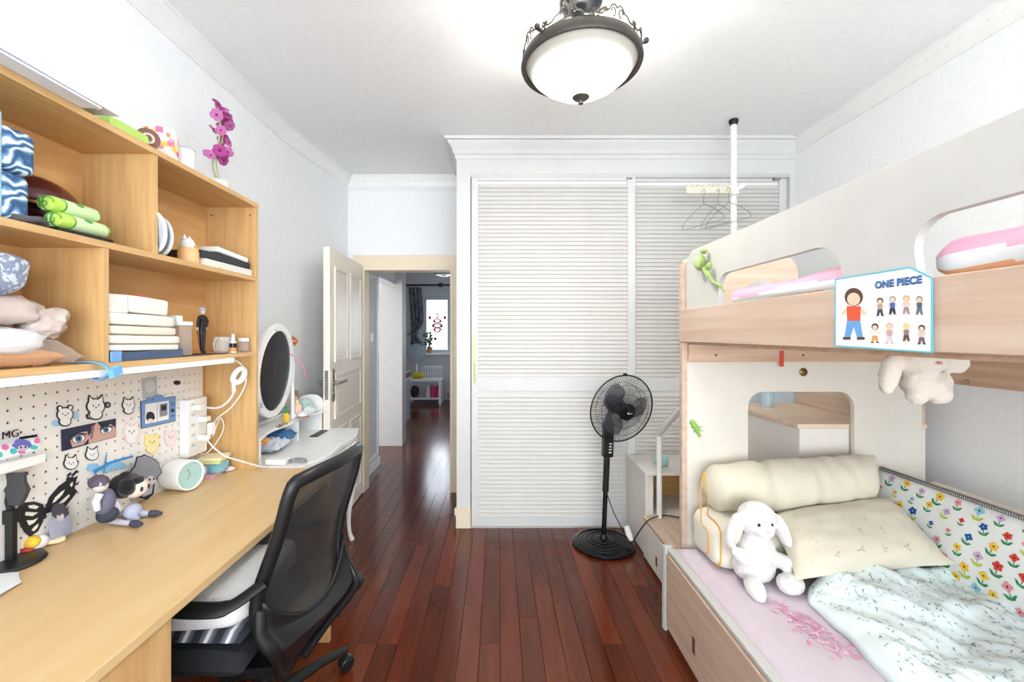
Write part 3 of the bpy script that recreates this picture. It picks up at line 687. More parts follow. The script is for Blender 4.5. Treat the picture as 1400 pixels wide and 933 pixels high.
# pegboard
pb = thing('pegboard', (-1.39, 1.45, DZT), 'white perforated pegboard standing behind the desk', 'pegboard')
PX0 = -1.390; m = MB(); ys = 2.022; pit = .0343; nr = 15
m.cur = 0
ncols = int((2.03-.45)/pit); y1 = 2.03; y0 = y1-ncols*pit; z1 = 1.268; z0 = z1-nr*pit
for i in range(ncols):
    for j in range(nr):
        cy = y0+(i+.5)*pit; cz = z0+(j+.5)*pit; r = .0042; h_ = pit/2; vs = []
        for k in range(8): a = PI/8+k*PI/4; vs.append((PX0, cy+r*math.cos(a), cz+r*math.sin(a)))
        for k in range(8): a = PI/8+k*PI/4; vs.append((PX0-.004, cy+r*math.cos(a), cz+r*math.sin(a)))
        vs += [(PX0, cy+h_, cz-h_), (PX0, cy+h_, cz+h_), (PX0, cy-h_, cz+h_), (PX0, cy-h_, cz-h_)]
        c = 16; fs = [(k, (k+1) % 8, (k+1) % 8+8, k+8) for k in range(8)]
        fs += [(c, c+1, 0, 7), (c+1, c+2, 2, 1), (c+2, c+3, 4, 3), (c+3, c, 6, 5), (c+1, 1, 0), (c+2, 3, 2), (c+3, 5, 4), (c, 7, 6)]
        m.add(vs, fs)
m.box(PX0-.004, PX0, y0, y1, z1, 1.296)
if z0 > DZT+.001: m.box(PX0-.004, PX0, y0, y1, DZT+.0005, z0)
o = m.build('perforated_sheet', mat('pegboard_white', '#efebe5', .5), pb)
MB().box(PX0-.0125, PX0-.010, y0, y1, DZT+.001, 1.296).build('hole_shade_sheet', mat('hole_shade', '#2b2623', .9), pb)  # dark sheet added to stand in for the shade inside the holes

# helper: flat printed pieces standing on the pegboard, from measured points
DX = PX0+.0015
def PG(px, py, X=DX): q = cam_pt(px, py, X=X); return (q.y, q.z)
def decal(name, label, cat, layers, grp=None, X=DX, th=.0025):
    """layers: list of (material, [polygons in photo points or (y,z) lists])"""
    m = MB(); ms = []; x = 0
    for k, (mt, polys) in enumerate(layers):
        ms.append(mt); m.cur = k
        for i_, pl_ in enumerate(polys):
            pl_ = [PG(*p, X=X) for p in pl_]
            m.plate([pl_], onX(X), x, x+(th if k == 0 else .0006)+.00006*i_)
        x += th if k == 0 else .0006
    return tag(m.build(name, ms), label, cat, grp)
def ov(cx, cy, rx, ry, n=18, a=0): return [(cx+rx*math.cos(2*PI*k/n)*math.cos(a)-ry*math.sin(2*PI*k/n)*math.sin(a), cy+rx*math.cos(2*PI*k/n)*math.sin(a)+ry*math.sin(2*PI*k/n)*math.cos(a)) for k in range(n)]
def blob(cx, cy, rx, ry, seed=0, amp=.12, n=30):
    return [(cx+rx*math.cos(2*PI*k/n)*(1+amp*noise.noise(Vector((math.cos(2*PI*k/n)*2, math.sin(2*PI*k/n)*2, seed)))), cy+ry*math.sin(2*PI*k/n)*(1+amp*noise.noise(Vector((math.cos(2*PI*k/n)*2, math.sin(2*PI*k/n)*2, seed+3))))) for k in range(n)]
INK = mat('ink_black', '#26262a', .6); PAPER = mat('sticker_white', '#f2f1ee', .5); PBLUE = mat('sticker_blue', '#a9cbe6', .5); PINKS = mat('sticker_pink', '#f0cfd2', .5)
YEL = mat('sticker_yellow', '#f3dd8c', .5); MIDB = mat('frame_blue', '#6f97cd', .4); GREYS = mat('sticker_grey', '#8d8f98', .5); CLEAR = thin_clear('acrylic', '#d8dadc', .22)
def cat_sticker(cx, cy, r, lab, bear=False, body=True, ink=INK, fill=PAPER, ry=1.0):
    ears = [ov(cx-r*.62, cy-r*.72, r*.34, r*.36), ov(cx+r*.62, cy-r*.82, r*.34, r*.36)] if bear else [[(cx-r*.85, cy-r*.35), (cx-r*.7, cy-r*1.25), (cx-r*.15, cy-r*.75)], [(cx+r*.2, cy-r*.8), (cx+r*.72, cy-r*1.3), (cx+r*.85, cy-r*.4)]]
    ears_in = [ov(cx-r*.62, cy-r*.72, r*.2, r*.22), ov(cx+r*.62, cy-r*.82, r*.2, r*.22)] if bear else [[(cx-r*.72, cy-r*.4), (cx-r*.64, cy-r*1.02), (cx-r*.25, cy-r*.66)], [(cx+r*.27, cy-r*.7), (cx+r*.66, cy-r*1.08), (cx+r*.72, cy-r*.45)]]
    out = [ov(cx, cy, r, r*.88*ry)]+ears; inn = [ov(cx, cy, r*.87, r*.75*ry)]+ears_in
    if body: out.append(ov(cx, cy+r*.85, r*.75, r*.6)); inn.append(ov(cx, cy+r*.82, r*.62, r*.48))
    face = [ov(cx-r*.3, cy-r*.08, r*.07, r*.09, 8), ov(cx+r*.28, cy-r*.12, r*.07, r*.09, 8), ov(cx, cy+r*.12, r*.1, r*.06, 8)]
    return decal('animal_sticker', lab, 'sticker', [(ink, out), (fill, inn), (INK, face)])
# small drawn animals on the board
decal('cloud_sticker', 'pale blue splash sticker behind the bear with round ears', 'sticker', [(PBLUE, [ov(77, 579, 7, 4.5), ov(103, 568, 5, 6)])], X=PX0+.0005, th=.001)
cat_sticker(88, 567, 11.5, 'white bear sticker with black outline and round ears, above the eyes picture', bear=True)
cat_sticker(130, 556, 13, 'white cat sticker with grey pom-poms, upper middle of the pegboard', body=True)
decal('pom_sticker', 'dark grey pom-pom sticker at the right of the white cat', 'sticker', [(INK, [ov(146.5, 554, 4.2, 4.2)]), (GREYS, [ov(146.5, 554, 2.4, 2.4)])])
decal('pom_sticker', 'dark grey pom-pom sticker at the lower left of the white cat', 'sticker', [(INK, [ov(121.5, 569.5, 4.5, 4.2)]), (GREYS, [ov(121.5, 569.5, 2.6, 2.3)])])
cat_sticker(175, 554, 9, 'white sitting cat sticker left of the blue photo frame', body=True)
cat_sticker(96, 634, 10, 'white cat face sticker above the black scribbled lettering', body=False)
cat_sticker(125, 622, 9.3, 'smaller white cat face sticker under the eyes picture', body=False)
cat_sticker(179, 591, 11.5, 'pale pink cat sticker lower left of the blue photo frame', ink=PINKS, fill=PAPER)
cat_sticker(207, 605, 10.5, 'yellow chick sticker with white belly under the blue photo frame', bear=True, body=True, ink=YEL, fill=mat('sticker_lemon', '#f7e7ae', .5))
cat_sticker(232.5, 598, 9, 'pale pink round animal sticker beside the power strip', bear=True, ink=mat('pink_pale', '#f0d5d6', .5), fill=mat('pink_paler', '#f3e1e0', .5))
# picture strip of a pair of eyes
NAVY = mat('print_navy', '#2a2c45', .5); SKIN = mat('print_skin', '#c9a396', .5); SKD = mat('print_skin_dark', '#8a6a6c', .5); EYEB = mat('print_iris', '#47789a', .4)
decal('eyes_picture', 'dark picture strip showing a pair of blue eyes on the pegboard', 'picture',
      [(NAVY, [[(83, 588), (157.5, 572.5), (157.5, 597.5), (84, 617.5)]]),
       (SKIN, [[(121, 596), (131, 577), (140, 588), (150, 580), (157, 585), (157, 597), (120, 607.5)], [(95, 603), (105, 592), (118, 590), (121, 599), (113, 608), (98, 612)]]),
       (SKD, [[(124, 582), (128, 581), (125, 600), (122, 601)], ov(106, 600, 10, 6.2, a=-.25), ov(144, 588, 9, 5, a=-.3)]),
       (PAPER, [ov(106, 600.5, 8, 4.6, a=-.25), ov(144, 588.5, 7.2, 3.6, a=-.3)]),
       (EYEB, [ov(105.5, 600, 5, 5), ov(143, 588, 3.9, 3.9)]), (INK, [ov(105.5, 600, 2.3, 2.3), ov(143, 588, 1.8, 1.8), [(94, 597), (104, 591.5), (117, 593.5), (117, 595), (104, 593.5), (95, 599)], [(134, 586), (142, 581.5), (152, 583), (152, 584.5), (142, 583.5), (135, 588)]])])
# blue photo frame with two pictures
pf = decal('blue_picture', 'blue acrylic photo frame with two small pictures on the pegboard', 'picture',
      [(INK, [[(191.5, 549), (239.5, 542), (239.5, 576), (192.5, 586.5)]]),
       (MIDB, [[(192.2, 549.6), (239, 542.8), (239, 575.5), (193, 585.6)], ov(216, 544.5, 8, 5), ov(203, 546.5, 4, 3)]),
       (PAPER, [[(197.5, 553), (213.5, 550.5), (213.5, 577), (197.5, 580)], [(214.5, 550.4), (229.5, 548.2), (229.5, 573.3), (214.5, 576.6)]]),
       (GREYS, [[(217, 553), (227.5, 551), (227.5, 568), (217, 570.5)]]),
       (INK, [blob(204, 570, 6, 7, 2), [(219, 555), (226, 553.5), (226, 561), (219, 562)]]), (PINKS, [ov(204, 575.5, 4, 3)]),
       (NAVY, [[(232, 551), (236.5, 550.2), (236.5, 551.2), (232, 552)], [(232, 554), (236.5, 553.2), (236.5, 554.2), (232, 555)], [(232, 569), (236.5, 568), (236.5, 569), (232, 570)], ov(234.2, 561.5, 2.4, 2.6, 12)])])
decal('card_holder', 'clear grey card sleeve hanging above the blue photo frame', 'card', [(mat('sleeve_grey', '#b5bbbd', .4), [[(193, 518), (214, 514.5), (214.5, 545), (195, 547)]]), (mat('sleeve_light', '#c9cfd0', .4), [blob(204.5, 529, 7, 8.5, 4)])], X=PX0+.0008, th=.0015)
decal('photo_card', 'white card with a dark oval spot, upper right of the pegboard', 'card', [(PAPER, [[(235, 515.5), (250.5, 513), (250.5, 534), (235.5, 537)]]), (INK, [ov(241.5, 523.5, 5, 3.2)])], X=PX0+.0008, th=.0015)
# blue scribbled lettering sticker
decal('script_sticker', 'light and mid blue scribble sticker, a thin pen stroke through it', 'sticker',
      [(mat('sky_sticker', '#8fc7ea', .5), [blob(127, 640, 9, 6, 1, .4), blob(160, 637, 12, 5.5, 5, .4), blob(146, 641, 9, 5, 8, .4)]),
       (mat('blue_ink', '#3f92d0', .5), [[(126, 643), (150, 631), (180, 623), (181, 625.5), (152, 634), (130, 647), (136, 656), (131, 655)], [(143.5, 622), (145.3, 622), (141.5, 648), (139.8, 648)]])])
decal('script_lettering', 'black handwritten scribble over a 2 beneath the cat face', 'sticker', [(INK, [[(91, 650), (96, 646), (97, 648), (93, 652)], [(97, 650), (104, 643), (105.5, 645), (99, 652)], ov(93, 656, 2.6, 3.5), [(99, 655), (105, 651), (105, 653), (100, 662), (106, 661), (106, 663), (98, 665), (103, 655), (99, 657)]])])
# black butterfly cut-out
but = [[(61, 697), (67, 680), (80, 665), (98, 652), (104, 655), (101, 668), (105, 672), (96, 684), (88, 694), (72, 700), (63, 702)],
       [(60, 698), (58, 690), (46, 686), (30, 688), (23, 695), (25, 712), (33, 728), (40, 734), (51, 727), (57, 715), (60, 703)]]
cells = [[(66, 693), (72, 681), (84, 670), (92, 665), (86, 676), (72, 690)], [(72, 694), (86, 681), (97, 672), (98, 676), (88, 687), (76, 696)], [(93, 663), (99, 657), (99, 664), (96, 668)],
         [(56, 693), (46, 689), (33, 691), (36, 696), (50, 698)], [(56, 700), (46, 700), (30, 699), (29, 706), (44, 708)], [(55, 706), (44, 711), (31, 711), (36, 722), (47, 716)], [(54, 713), (46, 719), (39, 727), (44, 729), (51, 722)]]
decal('butterfly_cutout', 'black and white butterfly cut-out leaning on the pegboard', 'decoration', [(INK, but+[ov(60.5, 702, 1.6, 8)]), (mat('butterfly_cream', '#ebe9dc', .5), [[(sum(q[0] for q in c)/len(c)+(x-sum(q[0] for q in c)/len(c))*.66, sum(q[1] for q in c)/len(c)+(y-sum(q[1] for q in c)/len(c))*.66) for x, y in c] for c in cells])])

# pencil-drawn portrait card below the butterfly
decal('portrait_card', 'grey cut-out of a dark haired figure standing at the board foot', 'cut-out', [(mat('lav_grey', '#a9aac0', .6), [[(68, 737), (67, 716), (74, 706), (92, 704), (98, 713), (97, 727), (90, 733), (76, 737)]]), (mat('char_hair', '#4b4753', .7), [blob(80, 700, 12, 11, 3, .4)]), (mat('char_face', '#cfc6c8', .6), [ov(81, 707, 5, 5.5)]), (mat('char_hair', '#4b4753', .7), [[(75, 703), (78, 698), (86, 699), (87, 706), (84, 702), (79, 706)]])], X=PX0+.02, th=.003)
# grey spiky-haired acrylic stand
decal('acrylic_stand', 'grey acrylic cut-out figure with shaggy hair at the board foot', 'cut-out', [(INK, [blob(199, 642, 19.5, 20, 6, .35), [(190, 656), (212, 650), (209, 676), (200, 684), (188, 680)]]), (GREYS, [blob(199, 642, 18.3, 18.6, 6, .35)]), (mat('lav_grey', '#a9aac0', .6), [[(192, 660), (209, 655), (206, 675), (194, 680)]]), (mat('char_face', '#cfc6c8', .6), [ov(205, 657, 6, 6)]), (INK, [ov(203, 656, 1.3, 1.8, 8), ov(208.5, 655, 1.2, 1.7, 8)])], X=PX0+.03, th=.003)
# colourful narrow banner with lettering at the far left
bn_ = decal('acrylic_banner', 'small banner with purple haired doll face and MG lettering, far left', 'sign', [(mat('banner_clear', '#d9dbe0', .4), [[(-14, 603), (51, 594), (55, 611), (52, 616), (-14, 635)]]), (PAPER, [[(-12, 612), (52, 600), (55, 610), (52, 615), (-12, 631)]]),
      (mat('banner_teal', '#4fc3c9', .5), [blob(17, 617, 5, 4, 2, .4), blob(45, 612, 5, 3, 7, .4), blob(-4, 622, 6, 4, 9, .4)]), (mat('banner_pink', '#e27ab0', .5), [blob(5, 612, 5, 4, 3, .5), blob(49, 603, 4, 4, 4, .5), blob(28, 618, 5, 3, 5, .4)]),
      (mat('banner_purple', '#6f6fc4', .5), [blob(28, 608, 13, 7.5, 6, .3)]), (mat('char_face', '#cfc6c8', .6), [ov(29, 613, 7, 4)]), (NAVY, [ov(26, 612, 1.3, 1.6, 8), ov(32, 611.5, 1.3, 1.6, 8)])])
q0 = cam_pt(-9, 604, X=DX+.005); q1 = cam_pt(17, 603, X=DX+.005)
text_mesh('lettering', 'MG', INK, bn_, (DX+.004, q0.y+.02, q0.z), (0, 1, 0), (0, 0, 1), .03)
decal('name_plate', 'thin black lettering strip above the small banner', 'sign', [(PAPER, [[(25, 596), (50, 592), (50, 597.5), (25, 601.5)]]), (INK, [[(26+5*k, 597.5-.75*k), (29+5*k, 597-.75*k), (29+5*k, 599.5-.75*k), (26+5*k, 600-.75*k)] for k in range(5)])])
# ledge of the board
MB().box(PX0+.0005, PX0+.035, .9, cam_pt(61, 620, X=-1.36).y, cam_pt(20, 641, X=-1.36).z-.006, cam_pt(20, 641, X=-1.36).z+.022).build('ledge', white_pl, pb, bevel=.003, label='narrow white ledge')

# power strip, plugs, cables
yy0, zz1 = PG(253, 548, X=-1.36); yy1, zz0 = PG(277, 618, X=-1.36)
ps = thing('power_strip', (-1.37, (yy0+yy1)/2, zz0), 'upright white power strip at the right end of the pegboard', 'power strip')
MB().box(-1.389, -1.352, yy0+.005, yy1+.02, zz0, zz1).build('body', white_pl, ps, bevel=.004)
for k in range(5):
    z = zz1-.03-.045*k; m = MB(); m.box(-1.352, -1.3512, yy0+.03, yy0+.034, z, z+.012); m.box(-1.352, -1.3512, yy0+.042, yy0+.046, z, z+.012); m.build('socket', grey_pl, ps)
for (a, b) in ((272, 557), (280, 573)): q = cam_pt(a, b, X=-1.335); MB().obox(q, (.018, 0, 0), (0, .017, 0), (0, 0, .012)).build('plug', white_pl, ps, bevel=.003)
q = cam_pt(279, 598, X=-1.33); MB().obox(q, (.02, 0, 0), (0, .018, 0), (0, 0, .013)).build('plug', white_pl, ps, bevel=.003)
def cable(name, lab, pts, r=.0028, mt=white_pl, cat='cable'):
    return tag(MB().tube(spline([cam_pt(*p[:2], X=p[2]) if len(p) == 3 else Vector(p[:3]) for p in pts], 6), r, 7).build(name, mt), lab, cat)
# ring shaped clip lamp head on its flexible neck
rl = thing('ring_lamp', tuple(cam_pt(326, 515, X=-1.2)), 'small white ring lamp with a bendy neck hanging at the shelf end', 'lamp')
c = cam_pt(326.5, 514, X=-1.2); ax = Vector((.8, -.5, .1)).normalized()
u = Vector((.35, .5, .9)).normalized(); u = (u-ax*u.dot(ax)).normalized(); v = ax.cross(u)
m = MB(); ra, rb = .05, .026
m.tube([c+u*math.cos(t)*ra*.72+v*math.sin(t)*rb*.8 for t in [2*PI*k/28 for k in range(28)]], .0125, 10, closed=True, flat=(1, 1)); m.build('ring', white_lac, rl)
m = MB(); m.tube(spline([c-u*.045, cam_pt(319, 538, X=-1.2), cam_pt(310, 551, X=-1.22), cam_pt(297, 558, X=-1.27), cam_pt(281, 557.5, X=-1.33)], 6), [.008]*6+[.0042]*19, 8); m.build('neck', white_pl, rl)
cable('led_cable', 'white cable from the light bar end around the ring lamp', [(316, 491, -1.17), (328, 497, -1.17), (336, 510, -1.18), (334, 530, -1.19), (318, 555, -1.22), (300, 570, -1.27), (291, 580, -1.3)])
cable('loop_cable', 'thin white cable looped below the inline switch', [(291, 597, -1.3), (301, 572, -1.28), (306, 585, -1.27), (297, 604, -1.28), (285, 618, -1.31), (277, 622, -1.34)], .002)
cable('mains_cable', 'white mains cable running from the power strip over the dressing table', [(281, 599, -1.32), (292, 612, -1.28), (308, 624, -1.22), (330, 631, -1.17), (352, 637, -1.135), (366, 638, -1.12)], .0034)
q = cam_pt(289, 586, X=-1.27); tag(MB().obox(q, (.008, .004, 0), (0, .013, 0), (0, 0, .026)).build('inline_adapter', white_pl, bevel=.003), 'small white inline adapter hanging on cables by the power strip', 'adapter')

# ============================================================ THINGS ON THE DESK
def onDesk(px, py): return cam_pt(px, py, Z=DZT)
# clock-like round teal faced drum
q = Vector((-1.285, 1.80, DZT)); q = cam_pt(244, 664, Z=DZT)
cl = thing('desk_clock', (q.x, q.y, DZT), 'round white drum clock with a pale teal face on the desk', 'clock')
ax = Vector((.96, -.28, .03)).normalized(); c0 = Vector((-1.32, 1.80, DZT+.0645)); 
r = .062
m = MB(); m.lathe([(0, -.055), (r*.9, -.055), (r*.985, -.045), (r, -.03), (r, .045), (r*.97, .052), (r*.88, .052), (r*.86, .044), (0, .044)], c0, 40, ax); m.build('case', white_lac, cl)
m = MB(); m.lathe([(0, .0445), (r*.855, .0445), (r*.855, .0465), (0, .0465)], c0, 40, ax); m.build('face', mat('clock_teal', '#a9cbc4', .6), cl)
u = Vector((0, 0, 1)); sx = ax.cross(u).normalized(); m = MB()
for a, L_ in ((20, .03), (140, .022)):
    d_ = u*math.cos(R(a))+sx*math.sin(R(a)); cc = c0+ax*.0475; m.obox(cc+d_*L_/2, d_*L_/2, d_.cross(ax)*.0012, ax*.0005)
m.build('hands', grey_pl, cl)
q = cam_pt(247, 665, Z=DZT+.006); tag(MB().ell((q.x, q.y, DZT+.008), .008, nu=12, nv=8).build('bead', mat('bead_cream', '#f3e3c8', .5)), 'tiny cream bead in front of the round clock', 'bead')
# stacked notes and small blue pink box beside the clock
q = cam_pt(292, 654, Z=DZT)
bx_ = [('pink_carton', '#dba9b8', 286, 655, .055, .045, .018, 0), ]
m = MB(); q = cam_pt(287, 653, Z=DZT); m.box(q.x-.05, q.x+.03, q.y-.03, q.y+.05, DZT, DZT+.018)
tag(m.build('pink_tin', [mat('tin_pink', '#d6a9b4', .5)], bevel=.002), 'flat pink tin lowest in the little pile beside the clock', 'tin')
m = MB(); m.box(q.x-.03, q.x+.045, q.y+.0, q.y+.07, DZT+.0185, DZT+.062)
tag(m.build('blue_box', wood('blue_speckle', '#5fa7c4', '#9fd0d6', 'Z', .5, 2, 20), bevel=.003), 'small speckled blue box on the pink tin beside the clock', 'box')
m = MB(); m.box(q.x-.04, q.x-.032+.02, q.y-.028, q.y-.001, DZT+.0185, DZT+.055)
tag(m.build('white_box', PAPER, bevel=.003), 'small white box left of the speckled blue box', 'box')
for k, (c_, nm, lb_) in enumerate((('#d9e08e', 'green', 'pale green note pad under the cream one'), ('#efe9c2', 'cream', 'cream note pad topmost beside the clock'))):
    tag(MB().obox((q.x-.005+.006*k, q.y+.03, DZT+.0705+.0135*k), (.05, .008, 0), (-.008, .05, 0), (0, 0, .0062)).build('note_pad', mat('pad_'+nm, c_, .7), bevel=.001), lb_, 'note pad')
q = cam_pt(312, 645, Z=DZT); tag(MB().ell((q.x, q.y, DZT+.012), (.03, .014, .012), rotm(z=30), amp=.2).build('eraser', mat('pink_white', '#ecd6d2', .6)), 'small pinkish white eraser at the shelf end panel', 'eraser')
# black microphone style phone stand
sd = thing('phone_stand', tuple(cam_pt(20, 775, Z=DZT)), 'black phone stand with round flat base at the left', 'stand')
q = cam_pt(17, 772, Z=DZT); q.z = 0
m = MB(); m.lathe([(0, .7505), (.072, .7505), (.074, .754), (.07, .761), (.04, .764), (0, .764)], (q.x-.005, q.y, 0), 40); m.build('base', black_pl, sd)
px_ = Vector((q.x-.004, q.y, 0))
def SP(px, py): return cam_pt(px, py, Y=q.y)
m = MB(); m.box(px_.x-.011, px_.x+.011, q.y-.008, q.y+.008, .76, SP(16, 697).z); m.build('pole', black_pl, sd, bevel=.003)
m = MB(); m.box(px_.x-.014, px_.x+.014, q.y-.011, q.y+.011, SP(16, 716).z, SP(16, 697).z); m.tube([SP(15, 697), SP(12, 685), SP(14, 674), SP(24, 668)], .009, 8); m.build('joint', black_pl, sd, bevel=.002)
pol = [(16, 646), (41, 644), (42, 648), (39, 650), (40, 658), (45, 668), (40, 680), (34, 690), (20, 688), (17, 676), (13, 668), (18, 660)]
m = MB(); pp = [(SP(a, b).x, SP(a, b).z) for a, b in pol]; m.plate([pp], onY(q.y-.012), -.004, .008); m.build('clamp', mat('stand_grey', '#3b3e42', .4), sd, bevel=.0015)
# yellow capped little duck figure
dq = cam_pt(50, 752, Z=DZT); df = thing('duck_figure', tuple(dq), 'white and yellow toy figure lying by the black stand', 'figurine')
MB().ell((dq.x-.0, dq.y, DZT+.022), (.026, .03, .022)).build('head', PAPER, df)
MB().ell((dq.x-.004, dq.y-.016, DZT+.03), (.03, .02, .02), rotm(x=30)).build('cap', mat('cap_yellow', '#f2c53d', .6), df)
MB().ell((dq.x+.0, dq.y-.03, DZT+.012), (.02, .016, .012)).build('collar', mat('collar_red', '#b8403a', .6), df)
m = MB()
for a in (-.5, .1, .7): m.tube([(dq.x+.01, dq.y+.02, DZT+.012), (dq.x+.02+.012*math.cos(a), dq.y+.035+.02*math.sin(a+.8), DZT+.008)], .008, 8)
m.build('limbs', mat('figure_cream', '#ecd9b8', .6), df)
# white printed handkerchief at the lower left
m = MB(); a_, b_2, c_2, d_2 = cam_pt(-20, 832, Z=DZT), cam_pt(30, 800, Z=DZT), cam_pt(26, 786, Z=DZT), cam_pt(-20, 790, Z=DZT)
up = Vector((0, 0, .008)); m.pillow(a_+up, b_2+up, c_2+up, d_2+up, .007, n=10, wr=.002, fr=30)
tag(m.build('tissue_pack', mat('tissue_white', '#e8eef0', .6)), 'white and grey-green tissue pack at the lower left of the desk', 'tissue pack')
m = MB(); q_ = a_.lerp(c_2, .35)
# green plant-like sprig behind the stand
m = MB(); gq = cam_pt(3, 752, Z=DZT)
for k in range(26):
    a = random.uniform(0, 6.28); L_ = random.uniform(.03, .07)
    m.tube([gq, gq+Vector((math.cos(a)*L_*.4, math.sin(a)*L_*.4, L_*.7)), gq+Vector((math.cos(a)*L_*.7, math.sin(a)*L_*.7, L_*.9))], [.004, .005, .001], 5)
tag(m.build('green_tuft', mat('tuft_green', '#9aa85c', .8)), 'small green artificial tuft behind the black stand', 'plant')

# sitting long-legged doll (soft cut-out) and black haired plush doll
def doll(): 
    d = thing('fabric_doll', tuple(cam_pt(145, 708, Z=DZT)), 'long-legged grey fabric doll sitting against the pegboard', 'doll')
    X = -1.30
    def q(a, b, X=X): return cam_pt(a, b, X=X)
    m = MB(); m.ell(q(143, 686), (.03, .028, .042), rotm(x=-12)); m.build('body', mat('doll_vest', '#6d6a80', .8), d)
    m = MB(); m.ell(q(147, 704), (.03, .03, .026)); m.build('shorts', mat('doll_shorts', '#3c3f50', .8), d)
    MB().ell(q(137, 664, -1.31), (.022, .022, .024)).build('head', mat('doll_skin', '#e0cfc8', .7), d)
    m = MB(); m.ell(q(135, 660, -1.315), (.025, .025, .024), amp=.3, fr=60); m.build('hair', mat('doll_hair', '#5d5563', .8), d)
    for n_, pts in (('sleeve', [(136, 676), (131, 686), (133, 698)]), ('sleeve', [(148, 678), (158, 688), (163, 698)])):
        MB().tube([q(*p_, -1.29) for p_ in pts], [.012, .011, .009], 10).build(n_, mat('doll_shirt', '#d5d6e2', .8), d)
    for pts in ([(150, 706, -1.29), (175, 703, -1.19), (205, 702.5, -1.1)], [(150, 712, -1.27), (168, 715, -1.21), (180, 716, -1.17)]):
        P_ = [cam_pt(a, b, Z=DZT+.013) for a, b, _ in pts]
        MB().tube(P_, [.011, .009, .008], 10).build('leg', mat('doll_stocking', '#c9c7d2', .8), d)
        e = P_[-1]; t_ = (P_[-1]-P_[-2]).normalized(); MB().tube([e, e+t_*.02, e+t_*.04], [.011, .012, .006], 10).build('shoe', mat('doll_shoe', '#474656', .7), d)
doll()
pd = thing('plush_doll', tuple(cam_pt(178, 690, Z=DZT)), 'small plush doll with fluffy black hair on the desk', 'doll')
hc = cam_pt(177, 667, X=-1.285)
MB().ell(hc+Vector((.012, .012, -.004)), (.036, .04, .034)).build('head', mat('plush_face', '#ead9cd', .8), pd)
m = MB(); m.ell(hc+Vector((-.012, -.006, .01)), (.042, .052, .042), amp=.15, fr=30); m.ell(hc+Vector((.016, -.03, .012)), (.026, .025, .03), amp=.2, fr=40); m.ell(hc+Vector((.022, .0, .024)), (.02, .03, .015), amp=.2, fr=40); m.ell(hc+Vector((-.006, -.01, .05)), (.014, .016, .01)); m.build('hair', mat('plush_black_hair', '#141214', .95, sheen=.3), pd, remesh=.003)
for dy in (-.004, .026): MB().ell(hc+Vector((.046, dy+.0, -.004)), (.003, .006, .009)).build('eye', mat('doll_eye', '#3a3b40', .3), pd)
m = MB(); bc = cam_pt(181, 690, X=-1.28); bc.z = DZT+.03; m.ell(bc, (.026, .03, .026)); m.ell(bc+Vector((.02, -.02, -.018)), (.022, .014, .012)); m.ell(bc+Vector((.02, .02, -.018)), (.022, .014, .012)); m.build('body', mat('plush_body', '#b4b9cc', .8), pd, remesh=.003)

# ============================================================ THINGS ON THE SHELVES
def sh(px, X=-1.22): return F*X/(px-VX)
# -- upper left bay
z0 = 1.6755
tag(MB().box(-1.40, -1.19, .80, sh(8, -1.19)-.002, z0, 1.4+(457-135)*1.03/590-.02).build('blue_storage_box', mat('pale_blue_box', '#b6e0f0', .5), bevel=.012), 'tall pale blue box at the left edge of the upper shelf', 'box')
m = MB(); y_ = 1.062
wave = bpy.data.materials.new('wave_print'); wave.use_nodes = True; nt = wave.node_tree; b = nt.nodes['Principled BSDF']; b.inputs['Roughness'].default_value = .6
tc = nt.nodes.new('ShaderNodeTexCoord'); wv = nt.nodes.new('ShaderNodeTexWave'); wv.wave_type = 'RINGS'; wv.inputs['Scale'].default_value = 15; wv.inputs['Distortion'].default_value = 16; wv.inputs['Detail'].default_value = 2; wv.inputs['Detail Scale'].default_value = .9
rp = nt.nodes.new('ShaderNodeValToRGB'); e = rp.color_ramp.elements; e[0].position = .0; e[0].color = lin('#274e7c'); e[1].position = .62; e[1].color = lin('#6a9cc4')
q3 = rp.color_ramp.elements.new(.9); q3.color = lin('#dfe9ee')
nt.links.new(tc.outputs['Object'], wv.inputs['Vector']); nt.links.new(wv.outputs['Fac'], rp.inputs[0]); nt.links.new(rp.outputs[0], b.inputs['Base Color'])
for k, (za, zb, lab) in enumerate(((z0, 1.4+(457-243)*1.1/590, 'lower blue wave-print pouch on the upper shelf'), (1.4+(457-243)*1.1/590+.002, 1.4+(457-183)*1.1/590, 'upper blue wave-print pouch resting on its twin'))):
    m = MB(); zm = (za+zb)/2; h_ = (zb-za)/2
    vs = []; 
    m.box(-1.36, -1.19, 1.035, sh(52-8*(1-k), -1.19), za, zb); tag(m.build('wave_pouch', wave, bevel=.018), lab, 'pouch')
m = MB()  # dark red translucent visor bowl
yb = 1.235; 
vz = thing('visor_bowl', (-1.30, yb, z0), 'dark red glossy bowl standing behind the rolled lime towels', 'bowl')
def hemi(u, v):
    a = PI*u; rr = .105; q = v*PI*.5
    return Vector((-1.34+.09*math.sin(q), yb-.125*math.cos(a)*math.cos(q*.9), z0+.09+.09*math.sin(a)*math.cos(q)))
m = MB(); m.grid(24, 8, hemi); o = m.build('shell', mat('wine_plastic', '#4e1518', .12, spec=.8), vz); sd_ = o.modifiers.new('thick', 'SOLIDIFY'); sd_.thickness = .003
m = MB(); m.box(-1.38, -1.30, yb-.1, yb+.1, z0, z0+.092); m.build('stand', mat('wine_plastic', '#4e1518', .12, spec=.8), vz)
